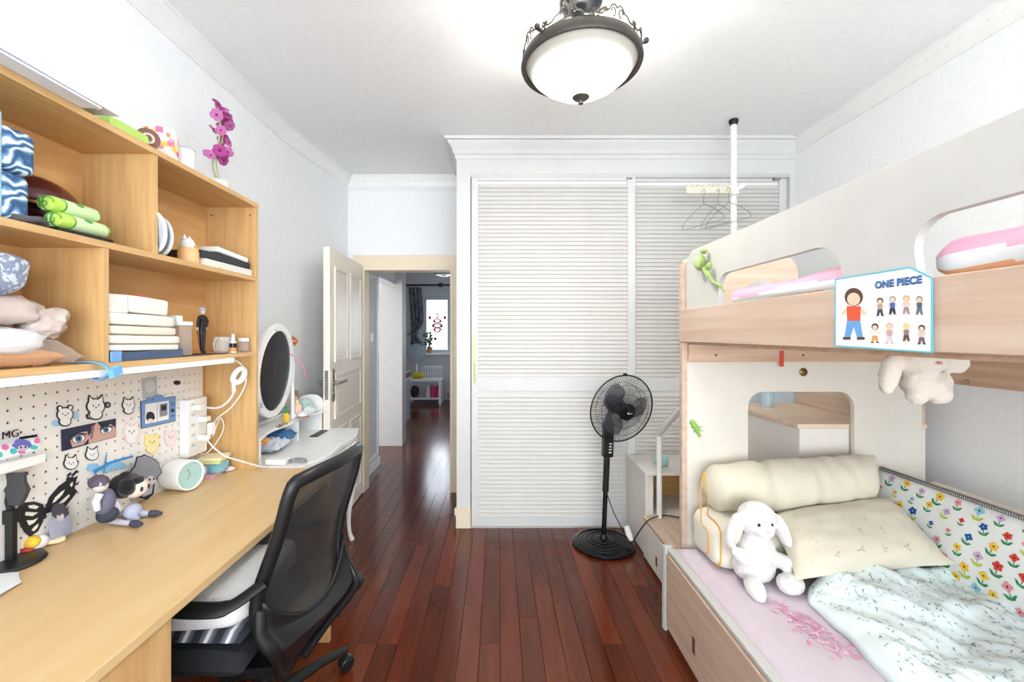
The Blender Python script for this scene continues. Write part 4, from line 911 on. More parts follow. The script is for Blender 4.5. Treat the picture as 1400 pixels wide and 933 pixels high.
# two lime towels
lime = bpy.data.materials.new('lime_print'); lime.use_nodes = True; nt = lime.node_tree; b = nt.nodes['Principled BSDF']; b.inputs['Roughness'].default_value = .7
tc = nt.nodes.new('ShaderNodeTexCoord'); vr = nt.nodes.new('ShaderNodeTexVoronoi'); vr.inputs['Scale'].default_value = 16
rp = nt.nodes.new('ShaderNodeValToRGB'); rp.color_ramp.interpolation = 'CONSTANT'; e = rp.color_ramp.elements; e[0].color = lin('#b6d85c'); e[1].position = .36; e[1].color = lin('#4fa23a')
q3 = e.new(.44); q3.color = lin('#cfe6b0')
nt.links.new(tc.outputs['Object'], vr.inputs['Vector']); nt.links.new(vr.outputs['Distance'], rp.inputs[0]); nt.links.new(rp.outputs[0], b.inputs['Base Color'])
ye = sh(141, -1.2)
for k, (zc, xc, lab) in enumerate(((z0+.034, -1.195, 'lower rolled lime-print towel on the upper shelf'), (z0+.078, -1.215, 'upper rolled lime-print towel lying on the other one'))):
    m = MB(); ya = 1.155; yb2 = ye-.004-.01*k
    sp_ = []
    m.tube([(xc, ya+(yb2-ya)*t, zc) for t in (0, .03, .1, .5, .9, .98, 1)], [.012, .02, .0225, .022, .0215, .019, .01], 20, flat=(1.25, 1))
    tw = m.build('rolled_towel', lime); tag(tw, lab, 'towel')
    m = MB(); m.tube([(xc+.022*(1-t)*math.cos(9*t)*1.2, ya-.001, zc+.02*(1-t)*math.sin(9*t)) for t in [i/24 for i in range(24)]], .0016, 5); m.build('rolled_edge', mat('lime_dark', '#6ca04a', .8), tw)
tag(MB().box(-1.25, -1.168, 1.15, ye, z0, z0+.0095).build('black_tray', black_pl, bevel=.002), 'thin black tray under the rolled lime towels', 'tray')
tag(MB().tube(spline([(-1.18, 1.05, z0+.01), (-1.172, 1.08, z0+.012), (-1.175, 1.11, z0+.018), (-1.185, 1.13, z0+.009)], 4), .0085, 8).build('hair_band', mat('zebra_grey', '#56565a', .6)), 'dark grey hair band in front of the wave-print pouches', 'hair band')
# -- upper right bay
for k, (px, r_) in enumerate(((219, .075), (226, .068))):
    y_ = 1.495+.035*k; c = Vector((-1.20-.0*k, y_, z0+.002+r_)) 
    d = thing('paper_plate', (c.x, c.y, z0), ('white rimmed disc leaning on the divider, front one', 'white rimmed grey disc standing further from the divider')[k], 'plate')
    axx = Vector((.35, .93, .08)).normalized()
    MB().lathe([(r_-.008, -.003), (r_, 0), (r_, .004), (r_-.008, .006), (r_-.008, -.003)], c, 40, axx).build('rim', white_lac, d)
    MB().lathe([(0, 0), (r_-.007, 0), (r_-.007, .002), (0, .002)], c, 40, axx).build('disc', mat('disc_grey', '#c9cfdb', .5), d)
pt = thing('cat_pot', (-1.22, sh(258, -1.22), z0), 'orange wooden pot with a white cat head lid', 'ornament')
yc = sh(258, -1.22)
MB().lathe([(0, z0), (.034, z0), (.037, z0+.01), (.037, z0+.045), (.032, z0+.062), (0, z0+.062)], (-1.22, yc, 0), 28).build('pot', mat('pot_orange', '#f0bf8a', .5), pt)
m = MB(); m.ell((-1.222, yc-.005, z0+.078), (.026, .024, .026)); m.lathe([(.009, 0), (0, .02)], (-1.222, yc-.02, z0+.095), 8); m.lathe([(.009, 0), (0, .02)], (-1.222, yc+.008, z0+.095), 8); m.build('cat_head', PAPER, pt)
MB().obox((-1.21, yc+.02, z0+.07), (.01, .0, 0), (0, .014, -.01), (0, .004, .006)).build('patch', mat('cat_patch', '#e6b45a', .5), pt)
ya = sh(276, -1.2)
m = MB(); m.box(-1.37, -1.175, sh(281, -1.175), 2.06, z0, z0+.03); tag(m.build('white_booklets', [mat('booklet', '#ebe7df', .6)], bevel=.001), 'pile of white booklets lowest at the right of the upper bay', 'booklets')
m = MB(); m.box(-1.36, -1.172, sh(277, -1.172), 2.04, z0+.0305, z0+.06); tag(m.build('black_case', mat('case_black', '#2c2d30', .35), bevel=.003), 'black box lying on the white booklets', 'box')
m = MB(); m.obox((-1.24, 1.93, z0+.078), (.06, 0, 0), (0, .11, -.006), (0, .0, .012)); tag(m.build('white_case', PAPER, bevel=.006), 'white rounded case topmost on the black box', 'case')
# -- lower left bay : bags
z0 = 1.3155
m = MB(); rn = lambda a, b: random.uniform(a, b)
clearbag = thin_clear('bag_film', '#e9dfd6', .14, .15)
m = MB(); m.pillow((-1.165-.2, .86, z0+.06), (-1.165, .86, z0+.06), (-1.17, sh(118, -1.17), z0+.02), (-1.36, sh(112, -1.17), z0+.03), .058, n=24, wr=.02, fr=18)
o = m.build('clothes_bag', clearbag); tag(o, 'clear plastic bag of orange clothes at the left of the lower shelf', 'bag')
m = MB(); m.pillow((-1.34, .88, z0+.03), (-1.178, .88, z0+.03), (-1.182, 1.19, z0+.022), (-1.34, 1.19, z0+.026), .036, n=16, wr=.008, fr=30)
tag(m.build('orange_cloth', mat('cloth_orange', '#e0953f', .85, bump=.2)), 'folded orange cloth inside the clear plastic bag', 'cloth')
m = MB(); m.sell((-1.255, 1.02, z0+.07), (.088, .13, .035), .6, rotm(-3), amp=.014, amp2=.01, fr=24)
tag(m.build('printed_bag', mat('crumpled_white', '#eeeef0', .35, bump=.3, bscale=45)), 'crumpled white printed plastic bag on the orange cloth', 'bag')
m = MB(); m.sell((-1.26, 1.02, z0+.145), (.085, .13, .036), .6, amp=.02, amp2=.012, fr=20); m.sell((-1.215, 1.15, z0+.11), (.045, .05, .045), .9, amp=.016, amp2=.01, fr=24)
tag(m.build('crumpled_bag', mat('bag_taupe', '#c9b8b0', .3, bump=.2)), 'crumpled taupe clear bag tied with a yellow wire', 'bag')
m = MB(); m.tube([(-1.178, 1.07, z0+.125), (-1.170, 1.08, z0+.132), (-1.176, 1.09, z0+.13)], .0022, 6); tag(m.build('wire_tie', mat('tie_yellow', '#e7d541', .5)), 'yellow wire tie on the taupe bag', 'tie')
bl2 = bpy.data.materials.new('slate_print'); bl2.use_nodes = True; nt = bl2.node_tree; b = nt.nodes['Principled BSDF']; b.inputs['Roughness'].default_value = .45
tc = nt.nodes.new('ShaderNodeTexCoord'); vr = nt.nodes.new('ShaderNodeTexNoise'); vr.inputs['Scale'].default_value = 30; vr.inputs['Distortion'].default_value = 2.5
rp = nt.nodes.new('ShaderNodeValToRGB'); e = rp.color_ramp.elements; e[0].position = .5; e[0].color = lin('#8e9cb8'); e[1].position = .56; e[1].color = lin('#dbe6f2')
nt.links.new(tc.outputs['Object'], vr.inputs['Vector']); nt.links.new(vr.outputs['Fac'], rp.inputs[0]); nt.links.new(rp.outputs[0], b.inputs['Base Color'])
m = MB(); m.sell((-1.26, 1.0, z0+.232), (.085, .115, .052), .5, amp=.012, amp2=.006)
tag(m.build('printed_pouch', bl2), 'slate blue pouch with white pattern on top of the bags', 'pouch')
# blue clip gripping the shelf edge
m = MB(); yc = sh(140, -1.15); m.tube(spline([(-1.22, yc-.02, 1.3175), (-1.165, yc-.01, 1.3185), (-1.138, yc, 1.305), (-1.13, yc, 1.285), (-1.15, yc-.005, 1.268), (-1.165, yc-.01, 1.272)], 5), .011, 8, flat=(1, .28))
m.obox((-1.122, yc+.010, 1.290), (.005, .004, 0), (0, .014, .006), (0, -.004, .012)); tag(m.build('blue_clip', mat('clip_blue', '#6fb1ea', .4)), 'sky blue plastic clip gripping the lower shelf edge and light bar', 'clip')
# -- lower right bay
yA = 1.296
m = MB(); m.box(-1.36, -1.168, yA, 1.60, z0, z0+.028); tag(m.build('blue_book', [mat('book_slate', '#4d5d7b', .5)], bevel=.002), 'flat slate blue folder under the towel pile', 'folder')
m = MB(); m.box(-1.166, -1.160, yA, yA+.035, z0, z0+.032); tag(m.build('blue_label', mat('label_blue', '#78a6dc', .5), bevel=.001), 'light blue tab at the left end of the slate folder', 'label')
lin_w = ['#efe8da', '#f1ebdd', '#ede4d2', '#f3ede0', '#f5f1ea']
zc = z0+.0285; 
labs = ['lowest cream folded cloth of the pile', 'second cream folded cloth from the bottom of the pile', 'third cream folded cloth, sticking out furthest', 'fourth cream folded cloth of the pile']
for k in range(4):
    h_ = (.022, .03, .03, .04)[k]; w1_ = (1.60, 1.605, 1.585, 1.58)[k]
    m = MB(); m.sell(((-1.36-1.168-.004*(k % 2))/2, (yA+.001+w1_)/2, zc+h_/2), (.095+.002*(k % 2), (w1_-yA-.001)/2, h_*.49), .22, rotm(-1.2), amp=.003, amp2=.002)
    tag(m.build('folded_cloth', mat('linen_%d' % k, lin_w[k], .85, bump=.1)), labs[k], 'cloth', 'cream cloths folded on the lower shelf'); zc += h_
m = MB(); m.box(-1.35, -1.178, yA, 1.375, zc, zc+.058); tag(m.build('white_packet', mat('packet', '#efebe4', .6), bevel=.004), 'white printed packet at the left on the cloth pile', 'packet')
m = MB(); m.sell((-1.26, 1.468, zc+.03), (.078, .09, .029), .2, rotm(-2.5), amp=.002); cp = m.build('cloth_packet', mat('linen_top', '#f2ece1', .7)); tag(cp, 'cream cloth packet with a red top edge on the pile', 'packet')
m = MB(); m.tube([(-1.185, 1.385, zc+.062), (-1.188, 1.55, zc+.052)], .0022, 6); m.build('red_edge', mat('red_trim', '#d8553c', .7), cp)
# storage canister
yc = sh(245, -1.22); cn = thing('canister', (-1.22, yc, z0), 'clear canister with dark grains and white lid on the lower shelf', 'canister')
hh = .118; m = MB(); m.plate([rrect(-1.255, -1.19, yc-.03, yc+.034, .012, 4)], onZ(z0), .001, hh); m.build('body', thin_clear('canister_clear', '#cbbcae', .45), cn, bevel=.002)
m = MB(); m.plate([rrect(-1.252, -1.193, yc-.027, yc+.031, .01, 4)], onZ(z0), .002, .042); m.build('grains', mat('dark_grain', '#4b4d57', .8, bump=.6, bscale=160), cn)
m = MB(); m.plate([rrect(-1.258, -1.187, yc-.033, yc+.037, .013, 4)], onZ(z0+hh), 0, .014); m.plate([rrect(-1.25, -1.2, yc-.034, yc-.005, .006, 4)], onZ(z0+hh+.014), 0, .022); m.build('lid', white_lac, cn, bevel=.002)
# figurine in black suit
yc = sh(277, -1.25); fg = thing('suit_figurine', (-1.25, yc, z0), 'small grey haired figurine in a black outfit with a cane', 'figurine')
b0 = Vector((-1.25, yc, z0)); hs = 1.0
def fp(y, z, x=0): return b0+Vector((x, y, z))
me = bpy.data.meshes.new('body'); J = [(0, 0, .115), (0, 0, .135), (0, 0, .155), (0, 0, .166), (0, -.010, .108), (0, -.008, .06), (0, -.004, .012), (0, .009, .108), (0, .006, .06), (0, .004, .012), (0, -.019, .155), (0, -.028, .135), (0, -.033, .112), (0, .019, .155), (0, .033, .137), (0, .022, .112), (.01, -.005, .006), (.01, .006, .006)]
E = [(0, 1), (1, 2), (2, 3), (0, 4), (4, 5), (5, 6), (0, 7), (7, 8), (8, 9), (2, 10), (10, 11), (11, 12), (2, 13), (13, 14), (14, 15), (6, 16), (9, 17)]
me.from_pydata([tuple(Vector(j)) for j in J], E, []); ob = bpy.data.objects.new('body', me); COL.objects.link(ob); ob.parent = fg
me.materials.append(mat('suit_black', '#1d1e22', .4)); sk = ob.modifiers.new('skin', 'SKIN'); rad = [.012, .011, .015, .006, .009, .0075, .005, .009, .0075, .005, .007, .005, .004, .007, .005, .004, .005, .005]
for i_, v_ in enumerate(me.skin_vertices[0].data): v_.radius = (rad[i_],)*2; v_.use_root = (i_ == 0)
ob.modifiers.new('sub', 'SUBSURF').levels = 1
MB().ell(fp(0, .181), (.010, .010, .013)).build('head', mat('fig_skin', '#e9d5c6', .6), fg)
MB().ell(fp(0, .187, -.002), (.012, .012, .011), amp=.4, fr=150).build('hair', mat('fig_hair', '#b9bec6', .6), fg)
m = MB(); m.ell(fp(-.034, .106), (.004, .004, .006)); m.ell(fp(.021, .108), (.004, .004, .006)); m.build('hands', mat('fig_skin', '#e9d5c6', .6), fg)
MB().tube([fp(-.034, .102), fp(-.012, .004)], .0016, 6).build('cane', mat('cane_brown', '#5b4038', .5), fg)
MB().plate([rrect(-1.28, -1.215, yc-.035, yc+.03, .004, 3)], onZ(z0), 0, .003).build('base', black_pl, fg)
# glass mug, nail varnish, two jars
yc = sh(306, -1.22)
mg = thing('glass_mug', (-1.23, 1.925, z0), 'clear glass mug with a big handle on the lower shelf', 'mug'); yc = 1.925
gl = thin_clear('glassware', '#e8e4e0', .22)
MB().lathe([(0, z0), (.031, z0), (.034, z0+.004), (.034, z0+.072), (.032, z0+.072), (.031, z0+.006), (0, z0+.005)], (-1.23, yc, 0), 28).build('glass', gl, mg)
m = MB(); m.tube(arc((-1.232, yc-.03, z0+.037), .026, 70, 290, 12, (0, 1, 0)), .004, 8); m.build('handle', gl, mg)
nb = thing('spray_bottle', (-1.19, yc+.002, z0), 'small bottle with black and orange label in front of the mug', 'bottle')
MB().lathe([(0, z0), (.013, z0), (.014, z0+.004), (.014, z0+.05), (.007, z0+.056), (0, z0+.056)], (-1.182, yc+.0, 0), 18).build('bottle', mat('bottle_pearl', '#dcdcdf', .3), nb)
MB().lathe([(0, 0), (.0065, 0), (.006, .028), (0, .028)], (-1.182, yc+.0, z0+.0565), 14).build('cap', white_lac, nb)
m = MB(); m.lathe([(.0145, z0+.024), (.0145, z0+.044)], (-1.182, yc, 0), 18, cap=False); m.slot(1).lathe([(.0146, z0+.008), (.0146, z0+.024)], (-1.182, yc, 0), 18, cap=False); m.build('label', [black_pl, mat('label_orange', '#e8934a', .5)], nb)
for k, (x, y_, lab) in enumerate(((-1.24, 1.99, 'clear plastic jar with clips, the left of two'), (-1.20, 2.035, 'clear plastic jar with white lid beside the end panel'))):
    j = thing('small_jar', (x, y_, z0), lab, 'jar')
    MB().lathe([(0, z0), (.021, z0), (.022, z0+.003), (.022, z0+.05), (0, z0+.05)], (x, y_, 0), 22).build('jar_body', gl, j)
    MB().lathe([(0, z0+.05), (.023, z0+.05), (.023, z0+.066), (0, z0+.066)], (x, y_, 0), 22).build('lid', white_lac, j)
    m = MB()
    for i in range(8): a = random.uniform(0, 6.28); m.tube([(x+.012*math.cos(a), y_+.012*math.sin(a), z0+.004), (x+.012*math.cos(a+1.2), y_+.012*math.sin(a+1.2), z0+.008)], .0022, 5)
    m.build('contents', grey_pl, j)
tag(MB().box(-1.19, -1.168, 1.61, 1.86, z0, z0+.004).build('dark_card', mat('card_dark', '#5a4047', .6)), 'thin dark card lying along the lower shelf edge', 'card')
# -- on top of the unit
z0 = 2.0295
random.seed(11)
plab = ['longest white paper sheet, lowest in the pile on top of the shelf unit', 'white paper sheet second from the bottom of the pile on top of the shelf unit', 'white paper sheet second from the top of the pile on the shelf unit', 'uppermost loose white paper sheet of the pile on the shelf unit']
for k in range(4):
    yy = .62+.035*k; ln = .62-.02*k
    a = random.uniform(-.02, .05); m = MB(); x0_ = -1.39+random.uniform(0, .03); x1_ = -1.14+random.uniform(-.02, .03); zz = z0+.007*k; ye_ = 1.30-random.uniform(0, .2)
    m.plate([[(x0_, .45), (x1_, .45), (x1_+a*.4, ye_), (x0_+a*.4, ye_-.03)]], onZ(zz), .0002, .005)
    tag(m.build('paper_sheet', mat('paper_top', '#eceef4', .6)), plab[k], 'paper', 'papers on top of the shelf unit')
sn = thing('toy_shoe', (-1.25, 1.19, z0+.025), 'small white toy shoe with red straps on the papers', 'shoe')
MB().ell((-1.25, 1.19, z0+.05), (.03, .05, .022), amp=.1).build('shoe_body', PAPER, sn)
m = MB()
for k in range(3): m.tube(arc((-1.25, 1.17+.018*k, z0+.048), .031, 0, 180, 10), .0035, 6)
m.build('red_straps', mat('strap_red', '#d36a6c', .6), sn)
tag(MB().box(-1.30, -1.165, 1.30, 1.44, z0, z0+.03).build('green_box', mat('lime_box', '#b9d86c', .5), bevel=.004), 'pale lime green box on top of the shelf unit', 'box')
tag(MB().lathe([(.0, 0), (.03, 0), (.03, .065), (.027, .065), (.027, .004), (0, .004)], (-1.30, 1.47, z0), 24).build('clear_tub', thin_clear('tub', '#e6e9ea', .3)), 'clear tub behind the lime green box', 'tub')
rb = thing('ribbon_roll', (-1.19, 1.47, z0), 'brown tape roll standing on end on the shelf unit', 'roll')
ax = Vector((.75, -.66, 0)); cc = Vector((-1.2, 1.475, z0+.034))
MB().lathe([(.018, -.02), (.034, -.02), (.034, .02), (.018, .02), (.018, -.02)], cc, 32, ax).build('tape', mat('tape_brown', '#7a5145', .3), rb)
MB().lathe([(.012, -.021), (.018, -.021), (.018, .021), (.012, .021), (.012, -.021)], cc, 24, ax).build('core', mat('core_cream', '#d9c8b0', .6), rb)
m = MB(); m.lathe([(0, 0), (.05, 0), (.052, .004), (.052, .122), (.048, .128), (0, .128)], (-1.25, 1.60, z0), 36)
fl_ = m.build('floral_tin', mat('tin_cream', '#f4e7e1', .5)); tag(fl_, 'round tin with orange and pink flowers on the shelf unit', 'tin')
m = MB()
for k in range(16):
    a = -1.9+k*.17+random.uniform(-.05, .05); zz = z0+.03+.08*random.random(); m.cur = k % 4
    n_ = Vector((math.cos(a), math.sin(a), 0)); t_ = Vector((-n_.y, n_.x, 0)); cc = Vector((-1.25, 1.60, zz))+n_*.0522
    m.obox(cc, t_*random.uniform(.006, .012), Vector((0, 0, random.uniform(.006, .013))), n_*.0008)
m.build('flower_print', [mat('fl_orange', '#ee8a55', .6), mat('fl_pink', '#e6689a', .6), mat('fl_rose', '#f0a8b0', .6), mat('fl_yellow', '#f2cf5a', .6)], fl_, bevel=.002)
mu = thing('white_mug', (-1.25, 1.72, z0), 'white enamel mug with a dark rim on the shelf unit', 'mug')
MB().lathe([(0, 0), (.036, 0), (.039, .005), (.04, .10), (.037, .10), (.036, .008), (0, .006)], (-1.25, 1.715, z0), 32).build('cup', white_lac, mu)
m = MB(); m.tube([(-1.25+.0395*math.cos(t), 1.715+.0395*math.sin(t), z0+.101) for t in [2*PI*k/32 for k in range(32)]], .0014, 6, closed=True); m.build('rim', grey_pl, mu)
# orchid
og = thing('orchid', (-1.27, 1.95, z0), 'artificial orchid with magenta blossoms in a white pot on the shelf unit', 'plant')
MB().lathe([(0, 0), (.033, 0), (.036, .006), (.046, .05), (.05, .055), (.046, .06), (.04, .052), (0, .045)], (-1.265, 1.95, z0), 30).build('pot', white_lac, og)
def OP(px, py, dx=0): q = cam_pt(px, py, X=-1.27+dx); return q
st_ = [Vector((-1.265, 1.95, z0+.045)), OP(291, 225), OP(296, 205), OP(301, 180), OP(300, 160), OP(294, 143)]
MB().tube(spline(st_, 5), .0045, 8).build('stem', mat('stem_olive', '#a9ad7c', .6), og)
MB().tube(spline([Vector((-1.26, 1.955, z0+.045)), OP(295, 215), OP(303, 195), OP(306, 178)], 5), .003, 7).build('stem', mat('stem_olive', '#a9ad7c', .6), og)
random.seed(5)
fls = [(298, 143, 8), (306, 150, 6), (296, 157, 7), (309, 162, 8), (314, 172, 7), (303, 172, 8), (311, 158, 6), (291, 177, 6), (302, 178, 6), (305, 190, 7), (312, 195, 6), (285, 210, 6), (300, 206, 8), (311, 208, 7), (297, 215, 8), (306, 219, 7), (288, 213, 5), (303, 197, 6)]
for k, (px, py, s_) in enumerate(fls):
    c = OP(px, py, random.uniform(-.02, .03)); n_ = Vector((random.uniform(.3, 1), random.uniform(-1, .1), random.uniform(-.4, .5))).normalized(); u = n_.orthogonal().normalized(); v = n_.cross(u); m = MB(); rr = s_*2.0/590*1.15
    a0 = random.uniform(0, 6)
    for j in range(5):
        a = a0+2*PI*j/5; d_ = u*math.cos(a)+v*math.sin(a); t_ = n_.cross(d_)
        w_ = .42 if j % 2 else .6
        m.add([c, c+d_*rr*.45+t_*rr*w_+n_*rr*.1, c+d_*rr*.85+t_*rr*w_*.7+n_*rr*.05, c+d_*rr-n_*rr*.05, c+d_*rr*.85-t_*rr*w_*.7+n_*rr*.05, c+d_*rr*.45-t_*rr*w_+n_*rr*.1, c+d_*rr*.5-n_*.002], [(0, 1, 2, 3, 4, 5), (6, 1, 0), (6, 2, 1), (6, 3, 2), (6, 4, 3), (6, 5, 4), (6, 0, 5)])
    m.slot(1).ell(c+n_*.004, rr*.2, nu=8, nv=6)
    m.build('blossom', [mat('orchid_pink', '#b9669f', .6) if k % 3 else mat('orchid_deep', '#a63c84', .6), mat('orchid_lip', '#7d1f5c', .5)], og)
# ============================================================ DRESSING TABLE
vt = thing('dressing_table', (-1.17, 2.55, 0), 'white dressing table with carved drawers beside the desk', 'dressing table')
def front(y):   # serpentine front edge
    t = (y-2.11)/(2.99-2.11); return -.965+.035*math.sin(t*PI)-.012*math.cos(t*4*PI)
N = 24; ys_ = [2.11+(2.99-2.11)*k/N for k in range(N+1)]
edge = [(-1.385, 2.11)]+[(front(y)+.015, y) for y in ys_]+[(-1.385, 2.99)]
MB().plate([edge], onZ(.72), 0, .03).build('table_top', white_lac, vt, bevel=.006)
edge = [(-1.375, 2.125)]+[(front(y), y) for y in [2.125+.85*k/N for k in range(N+1)]]+[(-1.375, 2.975)]
MB().plate([edge], onZ(.58), 0, .14).build('apron', white_lac, vt, bevel=.002)
for k, (ya, yb) in enumerate(((2.16, 2.40), (2.43, 2.70), (2.73, 2.945))):
    dw = thing('drawer', (front((ya+yb)/2), (ya+yb)/2, .6)); dw.parent = vt; dw.location -= vt.location
    n = 10; m = MB()
    pts = [(front(ya+(yb-ya)*i/n)+.010, ya+(yb-ya)*i/n) for i in range(n+1)]
    m.plate([pts+[(front(yb)-.004, yb), (front(ya)-.004, ya)]], onZ(.602), 0, .1); m.build('drawer_front', white_lac, dw, bevel=.004)
    yc = (ya+yb)/2; m = MB()
    for i in range(9):
        a = i/8*2-1; m.ell((front(yc)+.012, yc+a*.055, .652+.012*math.cos(a*5)), (.005, .010, .006), nu=8, nv=6)
    for a in (-1, 1): m.tube([(front(yc)+.012, yc+a*(.015+.02*t)*1.0, .652+.016*math.sin(t*4)) for t in [j/8 for j in range(9)]], .003, 6)
    m.build('carving', white_lac, dw)
def cabriole(x, y, sx, sy):
    pts = [(0, .60), (.012, .52), (.016, .44), (.002, .30), (-.012, .16), (-.008, .06), (.008, .0)]; rr = [.026, .028, .024, .018, .014, .013, .018]
    P_ = spline([(x+sx*a, y+sy*a*.5, z) for a, z in pts], 4); k = len(P_); rs = [rr[min(6, int(i/4))]*(1-(i % 4)/4)+rr[min(6, int(i/4)+1)]*((i % 4)/4) for i in range(k)]
    P_[-1].z = .001
    MB().tube(P_, rs, 10).build('leg', white_lac, vt)
cabriole(-1.0, 2.93, 1, 1); cabriole(-1.0, 2.17, 1, -1); cabriole(-1.34, 2.93, -1, 1); cabriole(-1.34, 2.17, -1, -1)
# raised back with a curved shelf board and arched ends
m = MB(); zt = .895
m.box(-1.375, -1.36, 2.13, 2.95, .75, zt); m.box(-1.36, -1.20, 2.93, 2.95, .75, .87); m.box(-1.36, -1.18, 2.13, 2.15, .75, .865); m.box(-1.36, -1.215, 2.62, 2.635, .75, .865)
m.build('riser', white_lac, vt, bevel=.002)
n = 20; e = [(-1.375, 2.125)]+[(-1.19-.04*math.sin(PI*k/n)+.012*math.cos(4*PI*k/n), 2.125+.83*k/n) for k in range(n+1)]+[(-1.375, 2.955)]
MB().plate([e], onZ(.865), 0, .016).build('riser_shelf', white_lac, vt, bevel=.003)
m = MB(); m.plate([[(-1.36, .881), (-1.2, .881), (-1.19, .92), (-1.2, .96), (-1.23, .985), (-1.28, .99), (-1.33, .98), (-1.36, .96)]], onY(2.935), 0, .015); m.build('side_wing', white_lac, vt, bevel=.003)
MB().box(-1.214, -1.20, 2.15, 2.60, .752, .862).build('riser_drawer', white_lac, vt, bevel=.003) if False else None
# mirror
mr_ = thing('vanity_mirror', (-1.25, 2.43, .881), 'oval white framed mirror standing on the dressing table', 'mirror')
mc = Vector((-1.255, 2.42, 1.195)); nrm = Vector((1, .0, .0)).normalized(); nrm = (nrm+Vector((0, 0, -.08))).normalized(); mu_ = Vector((0, 0, 1)).cross(nrm).normalized(); mv_ = nrm.cross(mu_)
def onM(u, v, w_): return mc+mu_*u+mv_*v+nrm*w_
ru, rv = .205, .262
m = MB(); m.plate([oval(0, 0, ru, rv, 56), oval(0, 0, ru-.035, rv-.035, 56)], onM, -.01, .012); m.tube([onM(math.cos(t)*(ru-.034), math.sin(t)*(rv-.034), .012) for t in [2*PI*k/56 for k in range(56)]], .004, 6, closed=True); m.tube([onM(math.cos(t)*(ru-.004), math.sin(t)*(rv-.004), .008) for t in [2*PI*k/56 for k in range(56)]], .006, 6, closed=True)
m.build('mirror_frame', white_lac, mr_, bevel=.002)
MB().plate([oval(0, 0, ru-.033, rv-.033, 48)], onM, .0, .004).build('mirror_glass', mat('mirror_dark_reflection', '#6a6b6b', .03, metal=1), mr_)  # glass colour darkened to imitate a dark reflection
MB().plate([oval(0, 0, ru-.005, rv-.005, 48)], onM, -.016, -.011).build('mirror_back', white_lac, mr_)
for sg in (1, -1):
    b_ = onM(sg*(ru+.03), 0, -.01); m = MB()
    m.lathe([(0, .882), (.02, .882), (.02, .9), (.011, .92), (.011, 1.16), (.014, 1.17), (.017, 1.20), (.014, 1.225), (.010, 1.24), (.012, 1.255), (0, 1.27)], (b_.x, b_.y, 0), 16); m.tube([b_, onM(sg*(ru-.01), 0, 0)], .005, 8)
    m.build('mirror_post', white_lac, mr_)
    if sg > 0: BP = b_ 
    else: BN = b_
if BP.y < BN.y: BP, BN = BN, BP
# hair claw and pink alice band hanging on the right post
q = cam_pt(400, 467, Y=BP.y-.03); cw_ = MB(); random.seed(2)
for k in range(14): a = 2*PI*k/14; cw_.ell(q+Vector((math.cos(a)*.028*random.uniform(.3, 1), random.uniform(-.01, .01), math.sin(a)*.028*random.uniform(.3, 1))), random.uniform(.006, .011), nu=8, nv=6); cw_.cur = k % 2
cw_.tube([q, Vector((BP.x, BP.y, 1.268))], .003, 6)
tag(cw_.build('hair_clip', [mat('clip_orange', '#d9752f', .4), mat('clip_brown', '#7a4a2c', .4)]), 'orange and brown flower hair clip on the right mirror post', 'hair clip')
c = cam_pt(392, 510, Y=BP.y-.03); 
tag(MB().tube([c+Vector((.02+math.cos(t)*.10, -.03*math.sin(t)-.02, math.sin(t)*.12)) for t in [R(-20+220*k/24) for k in range(25)]], .0032, 7).build('headband', mat('band_pink', '#e58fa5', .5)), 'thin pink headband hung over the mirror post', 'headband')
# small decorations on the glass and wall
def butterfly(name, lab, c, n_, s, mt):
    n_ = Vector(n_).normalized(); u = Vector((0, 0, 1)).cross(n_).normalized(); v = n_.cross(u); m = MB()
    for sg in (1, -1):
        for a in (45, -40):
            d_ = u*sg*math.cos(R(a))+v*math.sin(R(a)); t_ = n_.cross(d_); c_ = Vector(c)+n_*.002
            m.add([c_, c_+d_*s*.6+t_*s*.28, c_+d_*s, c_+d_*s*.6-t_*s*.28, c_+n_*.001], [(0, 1, 2, 3), (4, 1, 0), (4, 2, 1), (4, 3, 2), (4, 0, 3)])
    return tag(m.build(name, mt), lab, 'sticker')
wn = lambda px, py: cam_pt(px, py, X=WL+.0015)
butterfly('butterfly_sticker', 'small grey butterfly sticker on the wall above the mirror', wn(377, 453), (1, 0, 0), .035, mat('butterfly_grey', '#a9aeb0', .4))
butterfly('butterfly_sticker', 'pale butterfly sticker on the wall right of the hair clip', wn(409, 452), (1, 0, 0), .04, mat('butterfly_pale', '#dcdfdb', .4))
butterfly('butterfly_sticker', 'grey butterfly sticker at the lower left of the mirror frame', onM(-ru*.66 if mu_.y > 0 else ru*.66, -rv*.66, .013), nrm, .022, mat('butterfly_grey', '#a9aeb0', .4))
# toiletries on the riser shelf
zs = .8815
def atz(px, py, Z): return cam_pt(px, py, Z=Z)
def bottle(name, lab, x, y, r_, h_, mt, capm, cat='bottle', caph=.02, z=zs):
    t = thing(name, (x, y, z), lab, cat); MB().lathe([(0, 0), (r_*.95, 0), (r_, .004), (r_, h_*.75), (r_*.75, h_*.9), (r_*.4, h_), (0, h_)], (x, y, z), 20).build('bottle_body', mt, t)
    MB().lathe([(0, 0), (r_*.42, 0), (r_*.4, caph), (0, caph)], (x, y, z+h_), 14).build('cap', capm, t); return t
bottle('yellow_bottle', 'yellow bottle with a green cone cap beside the mirror', -1.255, 2.555, .018, .05, mat('b_yellow', '#f0c62f', .4), mat('b_green', '#2f9a55', .4), caph=.04)
bottle('pink_bottle', 'peach pink lotion bottle right of the mirror post', -1.265, 2.715, .03, .085, mat('b_peach', '#f3c9b8', .4), mat('b_lemon', '#f4e7a0', .4))
bottle('perfume_bottle', 'tall rose brown perfume bottle behind the lotion', -1.32, 2.80, .022, .12, mat('b_rose', '#d5b4a8', .3), mat('b_brown', '#a5786a', .3), caph=.035)
